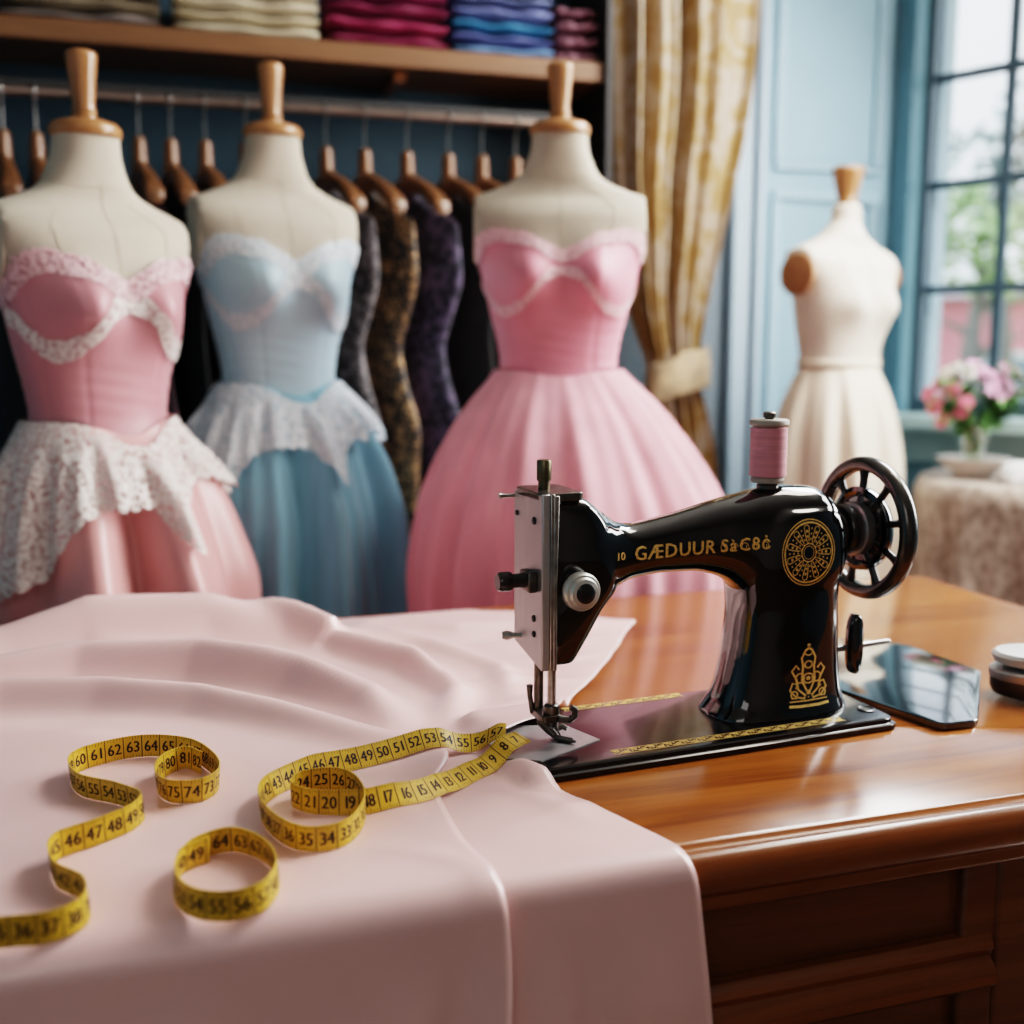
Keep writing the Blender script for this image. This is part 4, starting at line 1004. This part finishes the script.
b = MB(); b.tube([(1.2, 3.12, 2.70), (1.95, 3.12, 2.70)], .016, 16); b.lathe([(.0, 1.95), (.028, 1.955), (.032, 1.975), (.024, 1.998), (0, 2.003)], 20, (0, 3.12, 2.70), 'x', cap=False); tag(b.build('curtain_rod', M['brass']), 'brass rod the damask curtain hangs from', 'curtain rod')

# ================================================================== ROUND TABLE BY THE WINDOW
TX, TY, TZ, TR = 2.42, 2.58, .82, .325
tb = thing('round_table', 'small round table under a beige lace-edged cloth near the window', 'table', (TX, TY, 0))
b = MB(); b.lathe([(TR-.03, TZ-.03), (TR-.012, TZ-.028), (TR-.008, TZ-.014), (TR-.012, TZ-.005), (TR-.02, TZ-.004)], 56, (TX, TY, 0)); b.build('tabletop', M['desk_dark'], tb)
b = MB(); b.lathe([(.03, .05), (.035, .2), (.025, .5), (.04, .7), (.08, TZ-.03)], 24, (TX, TY, 0)); b.build('column', M['desk_dark'], tb)
for k in range(3):
    a = 2*PI*k/3; b = MB(); b.tube([(TX+.02*math.cos(a), TY+.02*math.sin(a), .14), (TX+.12*math.cos(a), TY+.12*math.sin(a), .10), (TX+.22*math.cos(a), TY+.22*math.sin(a), .015)], [.02, .018, .015], 10); b.build('leg', M['desk_dark'], tb)
b = MB(); rows = []
for i in range(56):
    f = i/55
    row = []
    for j in range(220):
        a = 2*PI*j/220; fold = .6*math.sin(13*a)+.4*math.sin(22*a+1.2)+.2*math.sin(7*a+2)
        if f < .4: r = TR*(f/.4)*.985; z = TZ+.001*math.sin(9*a)*f
        else:
            g = (f-.4)/.6; d = g*.62; r = TR*.985+.016*sstep(0, .06, g)+.05*g+fold*.024*sstep(0, .5, g); z = TZ-max(0, d-.004)
        row.append((TX+r*math.cos(a), TY+r*math.sin(a), z))
    rows.append(row)
b.grid(rows, cv=True)
tc_m = two_tone('beige_table_lace', (.22, .165, .125), (.40, .325, .26), 42, .38, .62, .8, kind='voronoi', stretch=(1, 1, .7))
tag(b.build('tablecloth', tc_m, angle=80), 'beige patterned cloth falling in folds over the round table', 'tablecloth')
# dish, vase
VX, VY = 2.252, 2.655
b = MB(); b.lathe([(.0, TZ+.0025), (.048, TZ+.0025), (.052, TZ+.005), (.055, TZ+.016), (.080, TZ+.036), (.102, TZ+.058), (.104, TZ+.061), (.101, TZ+.0615), (.078, TZ+.043), (.045, TZ+.036), (.0, TZ+.035)], 56, (VX, VY, 0), cap=False)
tag(b.build('shallow_dish', mat('grey_ceramic', (.50, .45, .40), .4, var=.08), angle=60), 'shallow grey-beige ceramic dish under the glass vase', 'dish')
vz = TZ+.0365
b = MB(); b.lathe([(.0, vz), (.036, vz), (.040, vz+.006), (.041, vz+.03), (.044, vz+.07), (.053, vz+.105), (.062, vz+.125), (.0595, vz+.125), (.050, vz+.104), (.041, vz+.07), (.0375, vz+.03), (.036, vz+.009), (.0, vz+.008)], 48, (VX, VY, 0), cap=False)
tag(b.build('glass_vase', glass('vase_glass', (.93, .96, .95), .12), angle=60), 'clear flared glass vase holding pink and white flowers', 'vase')
# flowers
def petal_bloom(mb, c, n, R, rings, seed, droop=.35):
    r = random.Random(seed); n = Vector(n).normalized(); u = n.orthogonal().normalized(); w = n.cross(u); c = Vector(c)
    for k in range(rings):
        f = (k+1)/rings; m = 5+k*2
        for q in range(m):
            a = 2*PI*q/m+k*.7+r.uniform(-.15, .15); d = (u*math.cos(a)+w*math.sin(a)); tcr = n.cross(d)
            L = R*f*r.uniform(.9, 1.1); up = (1-f)*1.0+.15; base = c+n*(.15*R*(1-f))
            rows = []
            for i in range(5):
                t = i/4; p = base+d*(L*t*(.45+.55*f))+n*(L*up*math.sin(t*1.5)*.9-L*droop*f*t*t*.6); wd = R*.30*math.sin(PI*(.12+.80*t))*(1.0)
                rows.append([tuple(p-tcr*wd+n*.04*R), tuple(p-n*.02*R), tuple(p+tcr*wd+n*.04*R)])
            mb.grid(rows)
stemm = mat('flower_stem_green', (.10, .20, .05), .6, var=.2); leafm = mat('flower_leaf_green', (.10, .22, .06), .55, var=.35, nscale=50)
FK = dict(rose=(mat('petal_rose', (.78, .22, .30), .6, var=.15, sheen=.2), 'rose pink flower in the glass vase, among those on its left side'), mauve=(mat('petal_mauve', (.74, .40, .56), .6, var=.18, sheen=.2), 'mauve pink flower at the top middle of the glass vase'), white=(mat('petal_white', (.78, .76, .68), .6, var=.06, sheen=.2), 'creamy white flower in the glass vase'))
def leaf(mb, p, d, L, W):
    p = Vector(p); d = Vector(d).normalized(); s_ = d.cross(Vector((0, 0, 1))).normalized(); rows = []
    for i in range(6):
        t = i/5; q = p+d*L*t-Vector((0, 0, 1))*L*.35*t*t; w_ = W*math.sin(PI*(.05+.93*t))
        rows.append([tuple(q-s_*w_+Vector((0, 0, w_*.4))), tuple(q), tuple(q+s_*w_+Vector((0, 0, w_*.4)))])
    mb.grid(rows)
rv = Vector((.954, -.301, 0)); fv = Vector((.301, .954, 0))
# sideways offset (m, to the right as the photographer stands), depth, height above the table, kind, radius
FL = [(-.115, -.02, .170, 'rose', .030), (-.122, .01, .205, 'rose', .028), (-.100, -.04, .135, 'rose', .027), (-.095, .02, .235, 'rose', .026), (-.048, -.055, .185, 'rose', .024), (-.055, -.05, .160, 'rose', .024), (-.075, -.03, .215, 'rose', .025), (-.092, -.01, .262, 'white', .022), (-.05, .03, .275, 'white', .026),
      (.005, -.03, .262, 'mauve', .032), (.035, -.04, .245, 'mauve', .033), (.020, -.06, .222, 'mauve', .030), (.055, -.03, .270, 'mauve', .030), (.060, -.05, .228, 'mauve', .030), (-.012, .0, .285, 'mauve', .027), (.040, -.065, .205, 'mauve', .026), (-.03, -.02, .268, 'white', .027),
      (.100, .0, .262, 'white', .028), (.115, -.02, .235, 'white', .027), (.095, -.03, .212, 'white', .026), (.130, .0, .205, 'white', .027), (.085, .03, .282, 'white', .024)]
for i, (du, dv, h, kd, R) in enumerate(FL):
    hd = Vector((VX, VY, TZ))+rv*(du*1.12)+fv*dv+Vector((0, 0, h*1.05+.030)); R *= 1.0; m, lab = FK[kd]
    t = thing('flower', lab, 'flower', (VX, VY, TZ+.02), 0, {'rose': 'rose pink flowers in the vase', 'mauve': 'mauve flowers in the vase', 'white': 'white flowers in the vase'}[kd])
    n = Vector((du*3, -.25, .35+du*0))+Vector((hd.x-VX, hd.y-VY, 0))*6
    mb = MB(); petal_bloom(mb, hd, n, R, 3, i); mb.build('bloom', m, t, angle=80)
    a = i*2.4; bx, by = VX+.020*math.cos(a), VY+.020*math.sin(a); nk = Vector((VX+.030*math.cos(math.atan2(hd.y-VY, hd.x-VX)), VY+.030*math.sin(math.atan2(hd.y-VY, hd.x-VX)), vz+.105))
    pts, _ = smooth_path([(bx, by, vz+.014), tuple(nk), tuple(nk.lerp(hd, .5)+Vector((0, 0, .012))), tuple(hd)], 14)
    mb = MB(); mb.tube([tuple(p) for p in pts], .0016, 6); mb.build('stem', stemm, t)
    r = random.Random(100+i); mb = MB()
    for q in range(20):
        f = r.uniform(.45, .98); p = pts[int(f*13)]; leaf(mb, p, (r.uniform(-1, 1)+du*4, r.uniform(-1, .6), r.uniform(-.1, .8)), r.uniform(.035, .06), r.uniform(.008, .014))
    mb.build('foliage', leafm, t, angle=80)
# crumpled white cloth beside the dish
b = MB(); rows = []
ccx, ccy = 2.325, 2.52
for i in range(22):
    f = i/21; row = []
    for j in range(60):
        a = 2*PI*j/60; r = (.075*math.sin(f*PI*.5)**.7)*(1+.10*math.sin(5*a+f*3)+.06*math.sin(9*a+1))
        row.append((ccx+r*math.cos(a), ccy+r*math.sin(a)*.8, TZ+.004+.055*max(0, math.cos(f*PI*.5))**.8*(1+.25*math.sin(3*a+1)*f)))
    rows.append(row)
b.grid(rows, cv=True); tag(b.build('crumpled_napkin', mat('white_cotton', (.76, .75, .74), .8, var=.04, sheen=.2), angle=80), 'crumpled white napkin on the table right of the dish', 'napkin')

# ================================================================== OUTSIDE THE WINDOW
b = MB(); b.box(2.9, 26, -6, 26, -.9, -.6); struct(b.build('ground', mat('garden_ground', (.25, .33, .16), .9, var=.3, nscale=2)))
def tree(loc, h, crown, R, mleaf, label, seed, n=900, leafs=.16):
    r = random.Random(seed); t = thing('garden_tree', label, 'tree', loc, 0, 'trees outside the window'); x, y, z = loc
    mb = MB(); mb.tube([(x, y, z), (x+.1, y, z+h*.3), (x-.05, y+.05, z+h*.6), (x, y, z+h*.9)], [.16, .13, .09, .03], 10)
    for k in range(7):
        a = r.uniform(0, 2*PI); hh = h*r.uniform(.4, .8); mb.tube([(x, y, z+hh), (x+R*.4*math.cos(a), y+R*.4*math.sin(a), z+hh+R*.25), (x+R*.75*math.cos(a), y+R*.75*math.sin(a), z+hh+R*.4)], [.05, .03, .012], 7)
    mb.build('trunk', mat('bark_%d' % seed, (.22, .20, .18), .9, var=.3), t)
    mb = MB()
    for k in range(n):
        cc = r.choice(crown); v = Vector((r.gauss(0, 1), r.gauss(0, 1), r.gauss(0, 1))).normalized()*cc[3]*r.uniform(.55, 1)**.5
        p = Vector((x+cc[0], y+cc[1], z+cc[2]))+v; a = Vector((r.uniform(-1, 1), r.uniform(-1, 1), r.uniform(-1, 1))).normalized(); c2 = a.orthogonal().normalized(); s_ = leafs*r.uniform(.6, 1.2)
        mb.add([tuple(p-a*s_), tuple(p+c2*s_*.5), tuple(p+a*s_), tuple(p-c2*s_*.5)], [(0, 1, 2, 3)])
    mb.build('foliage', mleaf, t, smooth=False)
lf1 = mat('foliage_bright', (.42, .52, .25), .7, var=.3, nscale=2); lf2 = mat('foliage_grey_green', (.33, .40, .36), .7, var=.3, nscale=2)  # haze put into the foliage: both greens paled and greyed
tree((7.15, 8.45, -.6), 2.9, [(0, 0, 2.75, .5), (.28, -.22, 2.6, .42), (-.2, .2, 2.95, .34)], .5, lf1, 'bright green tree seen through the middle window panes', 3, 700, .09)
tree((8.23, 9.46, -.6), 4.9, [(-.2, .2, 3.6, .42), (.23, -.23, 4.1, .46), (.46, -.46, 4.6, .54), (0, 0, 3.35, .38), (.6, -.6, 3.9, .46)], .8, lf2, 'tall grey green tree behind, seen through the upper window panes', 5, 900, .10)
hs = thing('pink_house', 'pink and white house front low behind the window', 'house', (10.2, 9.8, -.6), math.radians(-40)); hs['_rooted'] = (0, 0, 0)
hs['_rooted'] = (0, 0, 0)
b = MB(); b.box(-2.0, 3.2, 0, 2.5, 0, 2.35); b.build('wall', mat('house_pink', (.80, .30, .33), .8, var=.08, nscale=2), hs, smooth=False)
b = MB(); b.loft([[(x, -.25, 2.35), (x, 2.7, 2.35), (x, 1.2, 2.6)] for x in (-2.2, 3.4)]); b.build('roof', mat('house_roof', (.40, .33, .32), .8, var=.2), hs, smooth=False)
for xx in (-1.1, .1, 1.3, 2.5):
    b = MB(); b.box(xx-.35, xx+.35, -.04, 0, .5, 1.75); f = b.build('window_frame', mat('house_white', (.8, .8, .78), .6), hs)
    b = MB(); b.box(xx-.27, xx+.27, -.055, -.035, .58, 1.67); b.build('pane', mat('house_pane', (.25, .32, .36), .15), f)

# ================================================================== CAMERA, LIGHT, WORLD
cam = bpy.data.cameras.new('camera'); co = bpy.data.objects.new('camera', cam); COL.objects.link(co)
co.location = (0, 0, 1.2); co.rotation_euler = (math.radians(90-8.53), 0, math.radians(-17.5))
cam.sensor_width = 36; cam.lens = 1100/1024*36; cam.clip_start = .05
cam.dof.use_dof = True; cam.dof.focus_distance = 1.17; cam.dof.aperture_fstop = 2.4
S.camera = co
w = bpy.data.worlds.new('sky'); S.world = w; w.use_nodes = True
nt = w.node_tree; bg = nt.nodes['Background']
tc = nd(nt, 'ShaderNodeTexCoord'); sp_ = nd(nt, 'ShaderNodeSeparateXYZ'); nt.links.new(tc.outputs['Generated'], sp_.inputs[0])
c = ramp(nt, sp_.outputs['Z'], [(.0, (.80, .86, .90)), (.25, (.92, .96, 1.0)), (1, (.62, .78, 1.0))])
nt.links.new(c, bg.inputs['Color']); bg.inputs['Strength'].default_value = 2.4
def area(name, loc, target, sx, sy, power, col):
    l = bpy.data.lights.new(name, 'AREA'); l.shape = 'RECTANGLE'; l.size = sx; l.size_y = sy; l.energy = power; l.color = col
    o = bpy.data.objects.new(name, l); COL.objects.link(o); o.location = loc
    o.rotation_euler = (Vector(target)-Vector(loc)).to_track_quat('-Z', 'Y').to_euler(); return o
area('added_right_key', (3.0, 1.35, 1.95), (0, 2.1, .9), 1.1, 1.5, 62, (1, .97, .94))  # added area light out of view, lights the dresses from the right
area('added_bay_light', (2.15, 2.05, 2.75), (.4, 1.7, .8), .9, .9, 60, (.96, .98, 1))  # added ceiling light out of view, stands in for the bay's window light
area('added_form_fill', (1.75, 1.35, 2.78), (.2, 2.35, .7), .7, .7, 17, (1, .90, .80))  # unseen fill added above the desk to brighten the dress forms
area('added_front_fill', (-.9, -1.6, 2.3), (.3, 1.6, .7), 1.3, 1.3, 6.5, (1, .95, .92))  # weak frontal fill added behind the camera
S.view_settings.view_transform = 'Filmic'; S.view_settings.look = 'High Contrast'
S.view_settings.exposure = .3
S.cycles.max_bounces = 8; S.cycles.transparent_max_bounces = 16; S.cycles.sample_clamp_indirect = 4
for o in COL.objects:
    if '_rooted' in o: del o['_rooted']
